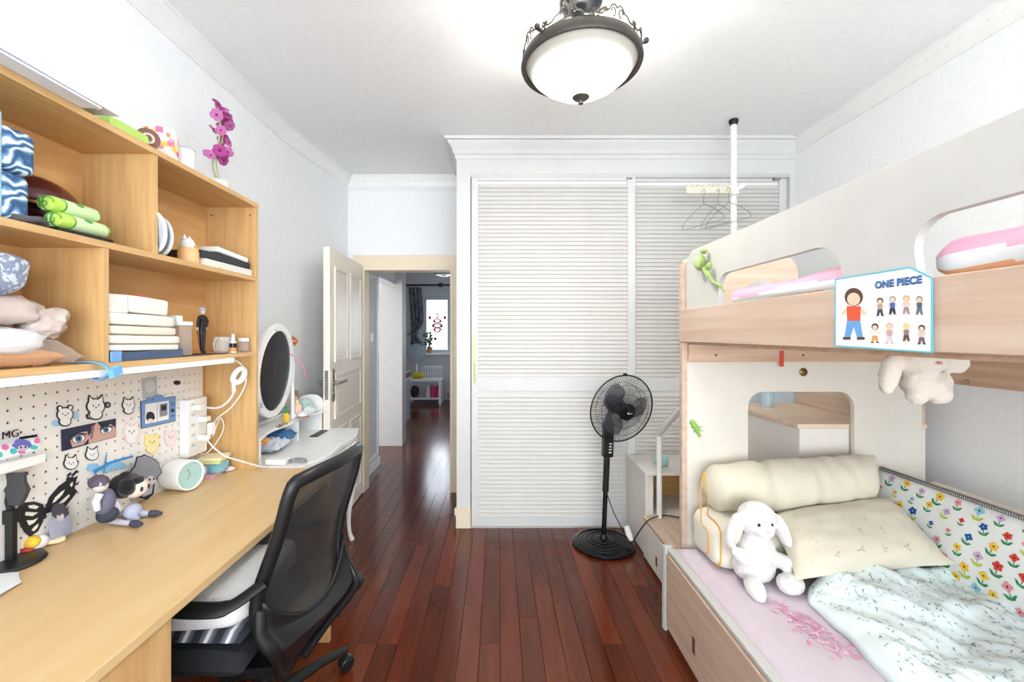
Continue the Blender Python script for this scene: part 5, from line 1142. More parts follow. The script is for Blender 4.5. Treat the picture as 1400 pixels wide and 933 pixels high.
bottle('perfume_bottle', 'slim brown tube standing behind the teal pack', -1.335, 2.87, .012, .12, mat('b_brown2', '#b48d7c', .3), mat('b_brown', '#a5786a', .3))
tag(MB().pillow((-1.31, 2.80, zs+.045), (-1.25, 2.77, zs+.045), (-1.235, 2.89, zs+.045), (-1.30, 2.90, zs+.045), .044, n=12, wr=.008, bot=1).build('teal_pack', mat('teal_pack', '#bfe0d6', .5)), 'pale teal soft pack at the right of the dressing shelf', 'pack')
tag(MB().pillow((-1.24, 2.62, zs+.012), (-1.185, 2.66, zs+.012), (-1.20, 2.93, zs+.012), (-1.26, 2.86, zs+.03), .02, n=14, wr=.018, fr=26).build('plastic_wrap', mat('wrap_white', '#eef1f4', .25, bump=.2)), 'crumpled white plastic wrap on the dressing shelf edge', 'wrap')
for k in range(3):
    tag(MB().tube([(-1.22+.014*math.cos(t), 2.40+.032*k+.014*math.sin(t), zs+.006+.004*math.sin(t*2+k)) for t in [2*PI*i/16 for i in range(16)]], .0028, 6, closed=True).build('hair_tie', mat('tie_brown', '#9a7460', .6)), ('brown hair tie coil, left of three on the dressing shelf', 'brown hair tie coil, middle of three on the dressing shelf', 'brown hair tie coil nearest the yellow bottle')[k], 'hair tie')
tag(MB().box(-1.205, -1.18, 2.60, 2.70, zs, zs+.008).build('brown_comb', mat('comb_brown', '#c19a86', .5), bevel=.002), 'small brown comb on the dressing shelf edge', 'comb')
# crumpled papers in the riser
for k, (c_, lab, y_, zz) in enumerate((('#3f6f9f', 'crumpled blue bag in the dressing table cubby', 2.52, .81), ('#c9ced8', 'crumpled grey white bag in the dressing table cubby', 2.38, .79), ('#e6a35c', 'small orange wrapper in the left cubby', 2.22, .84))):
    m = MB(); m.pillow((-1.35, y_-.07, zz), (-1.21+.03*(k == 1), y_-.07, zz-.012), (-1.20+.03*(k == 1), y_+.07, zz), (-1.35, y_+.07, zz), .03 if k < 2 else .012, n=16, wr=.02, fr=30); tag(m.build('crumpled_bag', mat('crump%d' % k, c_, .4, bump=.4)), lab, 'bag')
tag(MB().box(-1.19, -1.14, 2.72, 2.90, .7505, .756).build('black_comb', black_pl, bevel=.002), 'dark flat comb lying on the dressing table', 'comb')
# white adapter hub + grey cable coil
q = atz(367, 636, .765); tag(MB().obox((-1.10, 2.155, .766), (.05, .0, 0), (0, .03, 0), (0, 0, .0145)).build('adapter_hub', white_pl, bevel=.006), 'white oblong adapter lying on the dressing table corner', 'adapter')
m = MB(); cc = Vector((-1.01, 2.17, .753)); random.seed(9)
P_ = []
for k in range(60): t = k/60*2*PI*3.1; P_.append(cc+Vector((math.cos(t)*(.04+.012*math.sin(t*.7)), math.sin(t)*(.022+.008*math.cos(t*.4)), .004+.012*abs(math.sin(t*.33)))))
m.tube(P_, .0022, 6); tag(m.build('cable_coil', grey_pl), 'coiled grey cable on the dressing table corner', 'cable')

# ============================================================ TASK CHAIR
ch = thing('task_chair', (-.90, 1.43, 0), 'black mesh back office chair pushed half under the desk', 'chair')
rows = [(.965, -.600, -.532), (.94, -.607, -.538), (.87, -.624, -.553), (.80, -.643, -.575), (.72, -.672, -.60), (.65, -.697, -.613), (.60, -.704, -.616), (.55, -.700, -.612), (.50, -.682, -.592), (.46, -.668, -.572), (.42, -.668, -.566)]
def bk(u, z):
    for a, b in zip(rows[:-1], rows[1:]):
        if b[0] <= z <= a[0]: t = (a[0]-z)/(a[0]-b[0]); XL_ = a[1]+(b[1]-a[1])*t; XR_ = a[2]+(b[2]-a[2])*t; break
    else: XL_, XR_ = (rows[0][1:] if z > rows[0][0] else rows[-1][1:])
    x = XL_+(XR_-XL_)*u+.035*math.sin(PI*u); y = 1.245+(1.665-1.245)*u
    return Vector((x, y, z))
meshm = bpy.data.materials.new('chair_mesh'); meshm.use_nodes = True; nt = meshm.node_tree; b = nt.nodes['Principled BSDF']; b.inputs['Base Color'].default_value = lin('#26282b'); b.inputs['Roughness'].default_value = .6
tr = nt.nodes.new('ShaderNodeBsdfTransparent'); mx = nt.nodes.new('ShaderNodeMixShader'); tc = nt.nodes.new('ShaderNodeTexCoord')
mp = nt.nodes.new('ShaderNodeMapping'); mp.inputs['Rotation'].default_value = (R(45), 0, 0); ck = nt.nodes.new('ShaderNodeTexChecker'); ck.inputs['Scale'].default_value = 520
nt.links.new(tc.outputs['Object'], mp.inputs[0]); nt.links.new(mp.outputs[0], ck.inputs[0])
mr2 = nt.nodes.new('ShaderNodeMapRange'); mr2.inputs[3].default_value = .8; mr2.inputs[4].default_value = 1; nt.links.new(ck.outputs['Fac'], mr2.inputs[0])
nt.links.new(mr2.outputs[0], mx.inputs[0]); nt.links.new(tr.outputs[0], mx.inputs[1]); nt.links.new(b.outputs[0], mx.inputs[2]); nt.links.new(mx.outputs[0], nt.nodes['Material Output'].inputs[0])
def inset(z):   # frame half-outline: narrowing at the foot
    if z > .90: return .012+.02*((z-.90)/.065)**2
    if z > .55: return .012
    return .012+.9*(.55-z)**1.15
m = MB(); m.grid(16, 30, lambda u, v: bk(inset(.46+.50*v)+(1-2*inset(.46+.50*v))*u, .46+.50*v)); m.build('mesh_back', meshm, ch)
# frame: right side, top, left side
zsq = [.46+.5*k/20 for k in range(21)]
Lp = [bk(inset(z), z) for z in zsq]; Rp = [bk(1-inset(z), z) for z in zsq]
loop = Lp+[bk(.05, .966), bk(.2, .972), bk(.5, .974), bk(.8, .972), bk(.95, .966)]+Rp[::-1]
m = MB(); m.tube(loop, [.016]*21+[.017]*5+[.016]*21, 10, flat=(1.0, 1.25))
m.build('back_frame', black_pl, ch)
# solid lower shell
foot = Vector((-.70, 1.42, .30))
def shell(u, v):
    z = .56-.12*math.sin(PI*u)**.6*0-.0; 
    if v < .5:
        t = v/.5; zt = .63; zz = zt*(1-t)+.47*t
        i_ = inset(zz)*.9; p = bk(i_+(1-2*i_)*u, zz)+Vector((.012, 0, 0))
        # arch: the mesh window dips in the middle
        p.z -= .13*math.sin(PI*u)**.7*(1-t)
        return p
    t = (v-.5)/.5; i_ = inset(.47)*.9; a = bk(i_+(1-2*i_)*u, .47)+Vector((.012, 0, 0)); hw_ = .045; b2 = foot+Vector((.0, (u-.5)*2*hw_, .02)); s_ = t*t*(3-2*t)
    return Vector((a.x+(b2.x-a.x)*t, a.y+(b2.y-a.y)*s_**.6, a.z+(b2.z-a.z)*t))
m = MB(); m.grid(16, 20, shell); o = m.build('lumbar_shell', black_pl, ch, face=(1, 0, 0)); so = o.modifiers.new('thick', 'SOLIDIFY'); so.thickness = .014; so.offset = 1
m = MB(); m.tube(spline([bk(.985, .60)+Vector((.01, .0, 0)), bk(1.0, .53)+Vector((.012, .006, 0)), bk(.99, .47)+Vector((.016, .008, 0)), bk(.93, .43)+Vector((.016, 0, 0)), Vector((-.61, 1.55, .37)), Vector((-.66, 1.46, .31))], 4), .02, 10, flat=(1, .8)); m.build('side_strut', black_pl, ch)
m = MB(); m.tube(spline([bk(.015, .60)+Vector((.01, .0, 0)), bk(.0, .53)+Vector((.01, -.004, 0)), bk(.03, .47)+Vector((.012, 0, 0)), Vector((-.68, 1.33, .40)), Vector((-.69, 1.38, .31))], 4), .02, 10, flat=(1, .8)); m.build('side_strut', black_pl, ch)
q = bk(1, .44)+Vector((.01, .01, -.01)); m = MB(); m.cyl(q, q+Vector((.0, .035, 0)), .03, n=20); m.build('adjuster_knob', black_pl, ch, bevel=.004)
m = MB(); m.obox((-.78, 1.42, .31), (.11, 0, .01), (0, .04, 0), (0, 0, .018)); m.obox((-.90, 1.42, .395), (.10, 0, 0), (0, .09, 0), (0, 0, .02)); m.cyl((-.81, 1.52, .10), (-.83, 1.50, .39), .025, n=18); m.build('mechanism', black_pl, ch, bevel=.006)
# seat
m = MB()
def seatp(u, v):
    x = -1.17+.46*u; y = 1.195+.46*v; a = 2*u-1; b_ = 2*v-1; e_ = max(0, 1-max(abs(a), abs(b_))**8)
    return Vector((x, y, .44+.055*e_**.5))
m.pillow((-1.18, 1.19, .465), (-.705, 1.19, .465), (-.705, 1.65, .465), (-1.18, 1.65, .465), .05, n=18, p=10, wr=.002, pinch=.03, bot=.8); m.build('seat', mat('seat_fabric', '#1b1c20', .85, bump=.2, bscale=200), ch)
# arms
def arm(y, nm='armrest'):
    m = MB(); s_ = -1 if y < 1.42 else 1
    P_ = spline([(-.672, y-s_*.034, .685), (-.735, y+s_*.02, .652), (-.80, y+s_*.035, .650), (-.90, y+s_*.035, .655), (-.98, y+s_*.03, .655), (-1.02, y+s_*.02, .63)], 5)
    m.tube(P_, [.018]*6+[.022]*15+[.02]*5, 10, flat=(1.35, .62)); 
    m.tube(spline([(-.98, y+s_*.03, .648), (-1.03, y+s_*.03, .58), (-1.03, y+s_*.0, .48), (-.98, y-s_*.05, .42), (-.93, y-s_*.1, .405)], 5), .015, 8, flat=(1.3, .8)); m.build(nm, black_pl, ch)
arm(1.205); arm(1.67)
# five star base with castors
hub = Vector((-.81, 1.52, .115))
for k in range(5):
    a = R(58+72*k); d_ = Vector((math.cos(a), math.sin(a), 0)); e_ = hub+d_*.33; s_ = Vector((-d_.y, d_.x, 0))
    m = MB(); m.tube([hub+Vector((0, 0, -.005)), hub+d_*.08, hub+d_*.20+Vector((0, 0, -.008)), e_+Vector((0, 0, -.03))], [.03, .026, .021, .016], 10, flat=(1, .8)); m.build('base_leg', black_pl, ch)
    c_ = e_+Vector((0, 0, -.088)); t = thing('castor', tuple(c_)); t.parent = ch; t.location = Vector(c_)-ch.location
    ax = (d_*.3+s_).normalized(); m = MB()
    for g in (-1, 1): m.lathe([(0, -.008), (.022, -.008), (.0265, -.004), (.0265, .004), (.022, .008), (0, .008)], c_+ax*.014*g, 20, ax)
    m.build('wheel', black_pl, t)
    m = MB(); m.tube(arc(c_, .029, 10, 175, 10, ax.cross(Vector((0, 0, 1)))), .008, 8, flat=(2.2, .5)); m.cyl(c_+Vector((0, 0, .02)), c_+Vector((0, 0, .06)), .006, n=10); m.build('hood', black_pl, t)
# cushions on the chair
m = MB(); m.pillow((-1.10, 1.205, .535), (-.72, 1.205, .535), (-.72, 1.64, .535), (-1.10, 1.64, .533), .02, n=16, p=12, wr=.003, pinch=.01, bot=1)
kn = bpy.data.materials.new('knit_stripe'); kn.use_nodes = True; nt = kn.node_tree; b = nt.nodes['Principled BSDF']; b.inputs['Roughness'].default_value = .95
tc = nt.nodes.new('ShaderNodeTexCoord'); wv = nt.nodes.new('ShaderNodeTexWave'); wv.inputs['Scale'].default_value = 5.2; wv.bands_direction = 'X'; wv.inputs['Distortion'].default_value = 1.5
rp = nt.nodes.new('ShaderNodeValToRGB'); rp.color_ramp.interpolation = 'CONSTANT'; e = rp.color_ramp.elements; e[0].color = lin('#2a2c33'); e[1].position = .3; e[1].color = lin('#5c6068'); q3 = e.new(.72); q3.color = lin('#83868c'); q3 = e.new(.93); q3.color = lin('#e8e8ea')
nt.links.new(tc.outputs['Object'], wv.inputs['Vector']); nt.links.new(wv.outputs['Fac'], rp.inputs[0]); nt.links.new(rp.outputs[0], b.inputs['Base Color'])
tag(m.build('knitted_pad', kn), 'grey and white knitted pad on the chair seat', 'cushion')
m = MB(); m.sell((-.915, 1.415, .605), (.195, .215, .052), .45, amp=.014, amp2=.008, fr=11)
tag(m.build('fluffy_cushion', mat('fluffy_grey', '#e3e2e1', 1, sheen=.5, bump=.7, bscale=130), sub=1), 'off white fluffy cushion lying on the knitted pad', 'cushion')
m = MB(); m.pillow((-1.12, 1.50, .64), (-.80, 1.52, .66), (-.76, 1.66, .72), (-1.1, 1.66, .70), .02, n=14, wr=.03, fr=14); tag(m.build('dark_cloth', mat('cloth_char', '#3d3f46', .9)), 'dark grey garment bunched at the far side of the chair seat', 'cloth')

# ============================================================ PEDESTAL FAN
fb = Vector((.70, 2.865, 0)); fn = thing('pedestal_fan', tuple(fb), 'black pedestal fan standing before the louvred doors', 'fan')
m = MB(); m.lathe([(0, .001), (.195, .001), (.205, .008), (.205, .018), (.195, .026), (.12, .036), (.05, .046), (.035, .05), (0, .05)], (fb.x, fb.y, 0), 56); m.build('base', black_gl, fn)
m = MB()
for rr in (.17, .14, .11, .08): m.tube([(fb.x+rr*math.cos(t), fb.y+rr*math.sin(t), .031+.0 if rr > .15 else .034+(.14-rr)*.2) for t in [2*PI*k/48 for k in range(48)]], .0022, 6, closed=True)
m.build('base_rings', black_gl, fn)
hc = Vector((.788, 2.745, .925)); fd = Vector((.26, -.95, -.17)).normalized()
pb_ = Vector((fb.x, fb.y, .04)); pt_ = Vector((.722, 2.86, .62))
MB().cyl(pb_, pb_.lerp(pt_, .8), .016, n=18).build('pole', black_gl, fn)
MB().cyl(pb_.lerp(pt_, .55), pt_, .021, n=18).build('upper_pole', black_pl, fn)
MB().lathe([(.03, .04), (.03, .055), (.02, .075), (.0, .075)], (fb.x, fb.y, 0), 20).build('pole_foot', black_pl, fn)
m = MB(); cpt = Vector((.724, 2.848, .70)); m.obox(cpt, (.034, .004, 0), (-.003, .026, 0), (.004, 0, .11)); m.build('control_box', black_pl, fn, bevel=.008)
for k in range(4): MB().obox(cpt+Vector((.008+.0012*k, -.0275, -.075+.019*k)), (.009, 0, 0), (0, .003, 0), (0, 0, .0045)).build('button', mat('button_grey', '#c7c9cc', .4), fn, bevel=.001)
back = hc-fd*.10
m = MB(); m.tube([cpt+Vector((.002, 0, .09)), cpt+Vector((.006, 0, .16)), back+Vector((0, 0, -.03))], [.028, .02, .022], 14); m.build('neck', black_pl, fn)
m = MB(); m.lathe([(0, -.17), (.03, -.168), (.05, -.15), (.058, -.11), (.06, -.07), (.052, -.04), (0, -.04)], hc, 32, fd); m.build('motor_housing', black_pl, fn)
RF = .219; fu = fd.orthogonal().normalized(); fu = Vector((0, 0, 1))-fd*fd.z; fu.normalize(); fs_ = fd.cross(fu)
def fp_(r_, a, h_): return hc+(fu*math.cos(a)+fs_*math.sin(a))*r_+fd*h_
wire = mat('grille_wire', '#26282b', .35, metal=.3)
m = MB()
for k in range(84):
    a = 2*PI*k/84
    m.tube([fp_(r_, a+tw, h_) for r_, tw, h_ in ((.05, -.12, .062), (.10, -.05, .056), (.15, 0, .042), (.19, .03, .022), (RF, .05, .004))], .0013, 4)
m.build('front_wires', wire, fn, kind='stuff')
m = MB()
for k in range(72):
    a = 2*PI*k/72
    m.tube([fp_(r_, a, h_) for r_, h_ in ((.055, -.045), (.12, -.045), (.18, -.03), (RF, -.004))], .0011, 4)
m.build('rear_wires', wire, fn, kind='stuff')
m = MB()
for r_, h_, t_ in ((RF, 0, .0048), (.165, .038, .0014), (.11, .054, .0014), (.165, -.034, .0014)): m.tube([fp_(r_, 2*PI*k/60, h_) for k in range(60)], t_, 8, closed=True)
m.build('grille_ring', wire, fn)
m = MB(); m.lathe([(0, .058), (.05, .058), (.054, .064), (.05, .072), (.03, .077), (0, .078)], hc, 36, fd); m.build('hub_cap', black_gl, fn)
text_mesh('brand_mark', 'FAN', mat('mark_silver', '#b9bcc0', .3), fn, hc+fd*.0785-fs_*(-.018 if fs_.x < 0 else .018)-fu*.004, fs_ if fs_.x > 0 else -fs_, fu, .001) if False else None
m = MB(); m.cyl(fp_(.006, 2, .078), fp_(.006, 2, .080), .005, n=12)
sxx = fs_ if fs_.x > 0 else -fs_
for k in range(5): m.obox(hc+fd*.0795+sxx*(-.002+.006*k)-fu*.006, sxx*.002, fu*.003, fd*.0005)
m.build('brand_mark', mat('mark_silver', '#b9bcc0', .3), fn)
m = MB(); m.obox(fp_(RF+.006, 0, 0), sxx*.012, fu*.006, fd*.008); m.build('clip', black_pl, fn, bevel=.002)
blade = thin_clear('smoke_blade', '#5a626c', .42, .2)
for k in range(3):
    a0 = 2*PI*k/3+.35
    def bl_(u, v):
        r_ = .04+.135*v; w_ = .55+.35*math.sin(PI*min(1, v*1.1)); a = a0+(u-.5)*w_*1.5+v*.25
        return fp_(r_*(1-.06*(2*u-1)**2*v), a, .0+.03*(u-.5)*(1.2-v*.4))
    m = MB(); m.grid(10, 10, bl_); o = m.build('blade', blade, fn); so = o.modifiers.new('thick', 'SOLIDIFY'); so.thickness = .0022
MB().lathe([(0, -.04), (.045, -.04), (.045, .03), (.03, .04), (0, .042)], hc, 28, fd).build('blade_hub', black_pl, fn)
# fan cord and plug on the extension
fc = [Vector((.705, 2.84, .60)), Vector((.69, 2.82, .45)), Vector((.735, 2.80, .28)), Vector((.80, 2.78, .14)), Vector((.84, 2.78, .07)), Vector((.862, 2.72, .05))]
tag(MB().tube(spline(fc, 6), .0034, 7).build('fan_cord', black_pl), 'black cord hanging from the fan pole to the white plug', 'cord')
q = Vector((.85, 2.80, .095)); tag(MB().tube([q+Vector((-.012, .02, .05)), q, q+Vector((.012, -.015, -.03))], [.018, .022, .012], 14).build('white_plug', white_pl), 'white plug adapter behind the fan base', 'plug')
ec = [Vector((.865, 2.74, .03)), Vector((.86, 2.66, .10)), Vector((.90, 2.60, .22)), Vector((.95, 2.52, .278)), Vector((1.0, 2.36, .275)), Vector((1.06, 2.20, .27))]
ec = [Vector((.858, 2.75, .04)), cam_pt(868, 737, X=.875), cam_pt(884, 714, X=.89), cam_pt(900, 706, Z=.275), cam_pt(915, 705.5, Z=.272), cam_pt(932, 709, Z=.268)]
tag(MB().tube(spline(ec, 6), .0045, 8).build('extension_cord', mat('cord_grey', '#4a4743', .5)), 'dark extension cord running over the lower stair box', 'cord')

# ============================================================ BEDDING
ZM = .405
cream_print = cotton_cream
# lower left pillow with orange piping
q0 = thing('piped_pillow', (1.02, 1.93, ZM), 'cream cushion with orange piping standing at the bed end', 'cushion')
Pd = ((.90, 1.80, .43), (1.30, 1.80, .42), (1.26, 2.0, .66), (.885, 2.03, .66))
MB().sell((1.09, 1.905, .508), (.195, .125, .1), .42, amp=.008, amp2=.003).build('cushion_body', cotton_cream, q0)
pip = mat('piping_orange', '#e3a83f', .7)
m = MB(); e2 = .42
def sec(x, ang):
    a_ = abs((x-1.09)/.195); s_ = max(0, 1-a_**(2/e2))**(e2/2); pw = lambda v: math.copysign(abs(v)**e2, v)
    return Vector((x, 1.905-(.125*s_+.004)*pw(math.cos(ang)), .508+(.1*s_+.004)*pw(math.sin(ang))))
m.tube([sec(.925, R(a)) for a in range(-80, 91, 10)]+[Vector((.905, 1.86, .68)), Vector((.90, 1.865, .76)), Vector((.895, 1.875, .80))], .003, 6)
m.tube([sec(.8965, R(a)) for a in range(-70, 91, 10)]+[Vector((.88, 1.88, .72)), Vector((.895, 1.875, .80))], .003, 6)
m.build('piping', pip, q0)
# bolster
m = MB()
def bol(u, v):
    t = v; c = Vector((.93+(1.70-.93)*t, 1.955-.015*math.sin(t*3), .70+.055*t)); r_ = .098+.012*math.sin(t*PI)
    r_ *= (1-.10*math.exp(-((t-.34)/.03)**2)-.09*math.exp(-((t-.60)/.03)**2)-.04*math.exp(-((t-.8)/.02)**2))
    if t < .07: r_ *= (t/.07)**.45
    a = 2*PI*u
    if t > .9: k = (t-.9)/.1; rz = r_*(1+.0*k); ry = r_*(1-.75*k**1.5)
    else: rz = r_*1.0; ry = r_*.98
    p = c+Vector((0, math.cos(a)*ry, math.sin(a)*rz)); p += Vector((0, -math.cos(a), -math.sin(a)))*.006*noise.noise(Vector((t*14, math.cos(a)*1.5, math.sin(a)*1.5)))*-1
    p += Vector((0, 0, 1))*.004*math.sin(t*60+math.sin(a)*3)*math.exp(-((t-.75)/.15)**2)
    return p
m.grid(32, 60, bol, cu=True); n_ = 32; m.f.append(tuple(range(60*n_, 61*n_))); m.m.append(0); m.f.append(tuple(range(n_))[::-1]); m.m.append(0)
tag(m.build('bolster', mat('bolster_cream', '#d3cdb9', .8, sheen=.3), sharp=70), 'long cream bolster pillow lying across the bed end', 'pillow')
# big pillow with pale sprigs
A, B, C, D = Vector((1.12, 1.62, .475)), Vector((1.73, 1.63, .53)), Vector((1.73, 1.90, .68)), Vector((1.15, 1.88, .61))
MB_ = MB(); MB_.pillow(A, B, C, D, .085, n=24, p=2.6, wr=.012, bot=.7); bp_ = MB_.build('pillow', mat('pillow_cream', '#d3ccb9', .85, sheen=.2)); tag(bp_, 'large cream pillow with faint grey leaf sprigs', 'pillow')
nn_ = (B-A).cross(D-A).normalized(); nn_ = nn_ if nn_.z > 0 else -nn_
def pil_surf(u, v):
    a = 2*u-1; b_ = 2*v-1; base = A.lerp(B, u).lerp(D.lerp(C, u), v); h_ = .085*max(0, 1-abs(a)**2.6)**.5*max(0, 1-abs(b_)**2.6)**.5
    return base+nn_*(h_+.012*noise.noise(base*9)+.006*noise.noise(base*27)+.0012)
m = MB(); random.seed(21)
for i in range(6):
    for j in range(4):
        u = .12+.15*i+(j % 2)*.06; v = .15+.21*j
        if u > .93: continue
        for k in range(3):
            a = random.uniform(0, 6.28); du_, dv_ = .03*math.cos(a), .06*math.sin(a); p0, p1 = pil_surf(u, v), pil_surf(u+du_, v+dv_); s_ = (p1-p0).cross(nn_).normalized()*.0035
            m.add([p0, (p0+p1)/2+s_, p1, (p0+p1)/2-s_, (p0+p1)/2+nn_*.001], [(0, 1, 4), (1, 2, 4), (2, 3, 4), (3, 0, 4)])
m.build('sprig_print', mat('sprig_grey', '#c9c8b9', .9), bp_, kind='stuff')
# second flat pillow underneath
tag(MB().pillow((1.30, 1.64, .44), (1.68, 1.66, .45), (1.68, 1.98, .46), (1.30, 2.0, .46), .045, n=16, wr=.008).build('pillow', cotton_cream), 'flat cream pillow underneath the large one', 'pillow')
# cream roll against the wall
m = MB(); m.tube([(1.925, .3+1.72*t, .575) for t in [k/30 for k in range(31)]], [.02+.115*min(1, min(k, 30-k)/2)**.5 for k in range(31)], 20, flat=(.68, 1.3))
tag(m.build('padded_roll', mat('wall_bolster_cream', '#efe9dd', .85)), 'cream padded roll lying along the wall behind the flowered bumper', 'bolster')
# flowered bumper
BX0, BX1, BZ0, BZ1 = 1.74, 1.80, .43, .765
def bump(u, v, off=0):   # u along Y near->far, v up
    y = .35+(2.03-.35)*u; bul = .03*math.sin(PI*v)
    nrm_ = Vector((-.9, 0, .42))
    p = Vector((BX0+(BX1-BX0)*v, y, BZ0+(BZ1-BZ0)*v))+nrm_*(bul+off+.006*noise.noise(Vector((y*4, v*2, 0))))
    return p
bm_ = thing('bed_bumper', (1.87, 1.2, .42), 'white padded bed bumper printed with bright flowers', 'bumper')
m = MB(); m.grid(50, 12, lambda u, v: bump(u, v)); o = m.build('padding', mat('bumper_white', '#eef2f0', .8), bm_, face=(-1, 0, .4)); so = o.modifiers.new('thick', 'SOLIDIFY'); so.thickness = .03; so.offset = -1
dirn = bump(.5, .5)-bump(.4, .5)
m = MB(); m.tube([bump(k/90, 1.0)+Vector((0, 0, .004)) for k in range(91)], .008, 8); o = m.build('edging', PAPER, bm_)
m = MB()
for k in range(230): u = (k+.5)/230; p = bump(u, 1.0)+Vector((-.002, 0, .005)); m.obox(p, (.0075, 0, 0), (0, .0011, 0), (0, 0, .0078))
m.build('edging_stitches', mat('stitch_dark', '#666666', .8), bm_, kind='stuff')
cols = [mat('f_red', '#d9402f', .8), mat('f_blue', '#1f55a5', .8), mat('f_yellow', '#f2c53c', .8), mat('f_rose', '#e79aa0', .8), mat('f_lilac', '#cdb0d4', .8), mat('f_sky', '#8cc8dc', .8), mat('l_green', '#2f8f58', .8), mat('l_lime', '#b9cc45', .8), INK]
m = MB(); random.seed(33); Wd, Hd = 1.68, .32
def bpoly(pts, mi, off):
    m.cur = mi; cx = sum(p[0] for p in pts)/len(pts); cy = sum(p[1] for p in pts)/len(pts)
    V = [bump(a/Wd, b_/Hd, off) for a, b_ in pts]; c_ = bump(cx/Wd, cy/Hd, off); n = len(V)
    m.add(V+[c_], [(i, (i+1) % n, n) for i in range(n)])
cell = .070; row = 0; yb = .03
while yb < Hd-.03:
    xb = .03+(row % 2)*.036
    while xb < Wd-.03:
        cx = xb+random.uniform(-.008, .008); cy = yb+random.uniform(-.006, .006); s_ = random.choice([1.25, 1.35, 1.1, .75]); fc_ = random.choice([0, 0, 1, 1, 2, 3, 3, 4, 4, 5, 2]); lc_ = random.choice([6, 6, 7]); tl = random.uniform(-.35, .35)
        def rt(a, b_): return (cx+(a*math.cos(tl)-b_*math.sin(tl))*s_, max(.002, min(Hd-.004, cy+(a*math.sin(tl)+b_*math.cos(tl))*s_)))
        bpoly([rt(-.0012, -.016), rt(.0012, -.016), rt(.0012, .004), rt(-.0012, .004)], lc_, .0012)
        for sg in (-1, 1): bpoly([rt(0, -.018), rt(sg*.009, -.016), rt(sg*.017, -.005), rt(sg*.010, -.006), rt(sg*.002, -.012)], lc_, .0014)
        np_ = 28; sc_ = random.choice([4, 5]); bpoly([rt(math.cos(t)*(.0115+.002*math.cos(sc_*t)), .010+math.sin(t)*(.0105+.002*math.cos(sc_*t))) for t in [2*PI*k/np_ for k in range(np_)]], fc_, .0018)
        bpoly([rt(math.cos(t)*.0026, .010+math.sin(t)*.0026) for t in [2*PI*k/8 for k in range(8)]], 8 if fc_ != 1 else 5, .0024)
        xb += cell
    yb += .051; row += 1
m.build('flower_print', cols, bm_, kind='stuff')
# light blue quilt
qb = [(1.10, 1.15), (1.10, .3), (2.0, .3), (1.84, 1.72), (1.35, 1.72), (1.13, 1.60)]
def qedge(y):   # left boundary of the quilt
    P_ = [(.2, 1.16), (.9, 1.12), (1.17, 1.10), (1.40, 1.13), (1.58, 1.14), (1.66, 1.19), (1.72, 1.34)]
    for a, b_ in zip(P_[:-1], P_[1:]):
        if a[0] <= y <= b_[0]: return a[1]+(b_[1]-a[1])*(y-a[0])/(b_[0]-a[0])
    return P_[-1][1]
def quilt(u, v, off=0):
    y = .25+(1.735-.25)*v; x0_ = qedge(y)+.012*noise.noise(Vector((0, y*9, 4))); x1_ = 1.745; x = x0_+(x1_-x0_)*u
    e_ = min(1, u*(x1_-x0_)/.06, (1.735-y)/.06, ) ; e_ = max(0, e_)**.5
    h_ = .038+.05*noise.noise(Vector((x*3.2, y*3.2, 1)))*1.0+.022*noise.noise(Vector((x*9+y*5, y*7-x*4, 3)))+.012*noise.noise(Vector((x*20+y*9, y*18, 7)))+.005*noise.noise(Vector((x*45, y*38, 2)))
    h_ = max(.014, h_+.03+.04*max(0, (x-1.5)/.3))
    return Vector((x, y, ZM+.004+off+h_*e_))
m = MB(); m.grid(90, 110, quilt); qo = m.build('quilt', mat('quilt_blue', '#e6f5f6', .9, sheen=.2), face=(0, 0, 1)); so = qo.modifiers.new('thick', 'SOLIDIFY'); so.thickness = .006; so.offset = -1
tag(qo, 'pale blue quilt with tiny dark sprigs crumpled on the lower bunk', 'quilt')
m = MB(); random.seed(41)
for k in range(1500):
    u, v = random.uniform(.03, .98), random.uniform(.02, .96); a = random.uniform(0, 6.28); L_ = random.uniform(.006, .013)
    m.cur = random.choice([0, 0, 1])
    du_ = math.cos(a)*L_/.75; dv_ = math.sin(a)*L_/1.48; p0, p1 = quilt(u, v, .0014), quilt(min(1, u+du_), min(.98, v+dv_), .0014); t_ = (p1-p0)
    s_ = Vector((-t_.y, t_.x, 0)).normalized()*.0011; mid = (p0+p1)/2
    m.add([p0-s_, p0+s_, p1+s_, p1-s_, mid+Vector((0, 0, .001))], [(0, 1, 4), (1, 2, 4), (2, 3, 4), (3, 0, 4)])
    if k % 2: 
        s2 = s_*4.5; m.add([mid, mid+s2+t_*.3, mid+s2*.8+t_*.6, mid+t_*.25+Vector((0, 0, .001))], [(0, 1, 3), (1, 2, 3), (2, 0, 3)])
m.build('sprig_print', [mat('sprig_dark', '#75868b', .9), mat('sprig_mid', '#96b2b8', .9)], qo, kind='stuff')

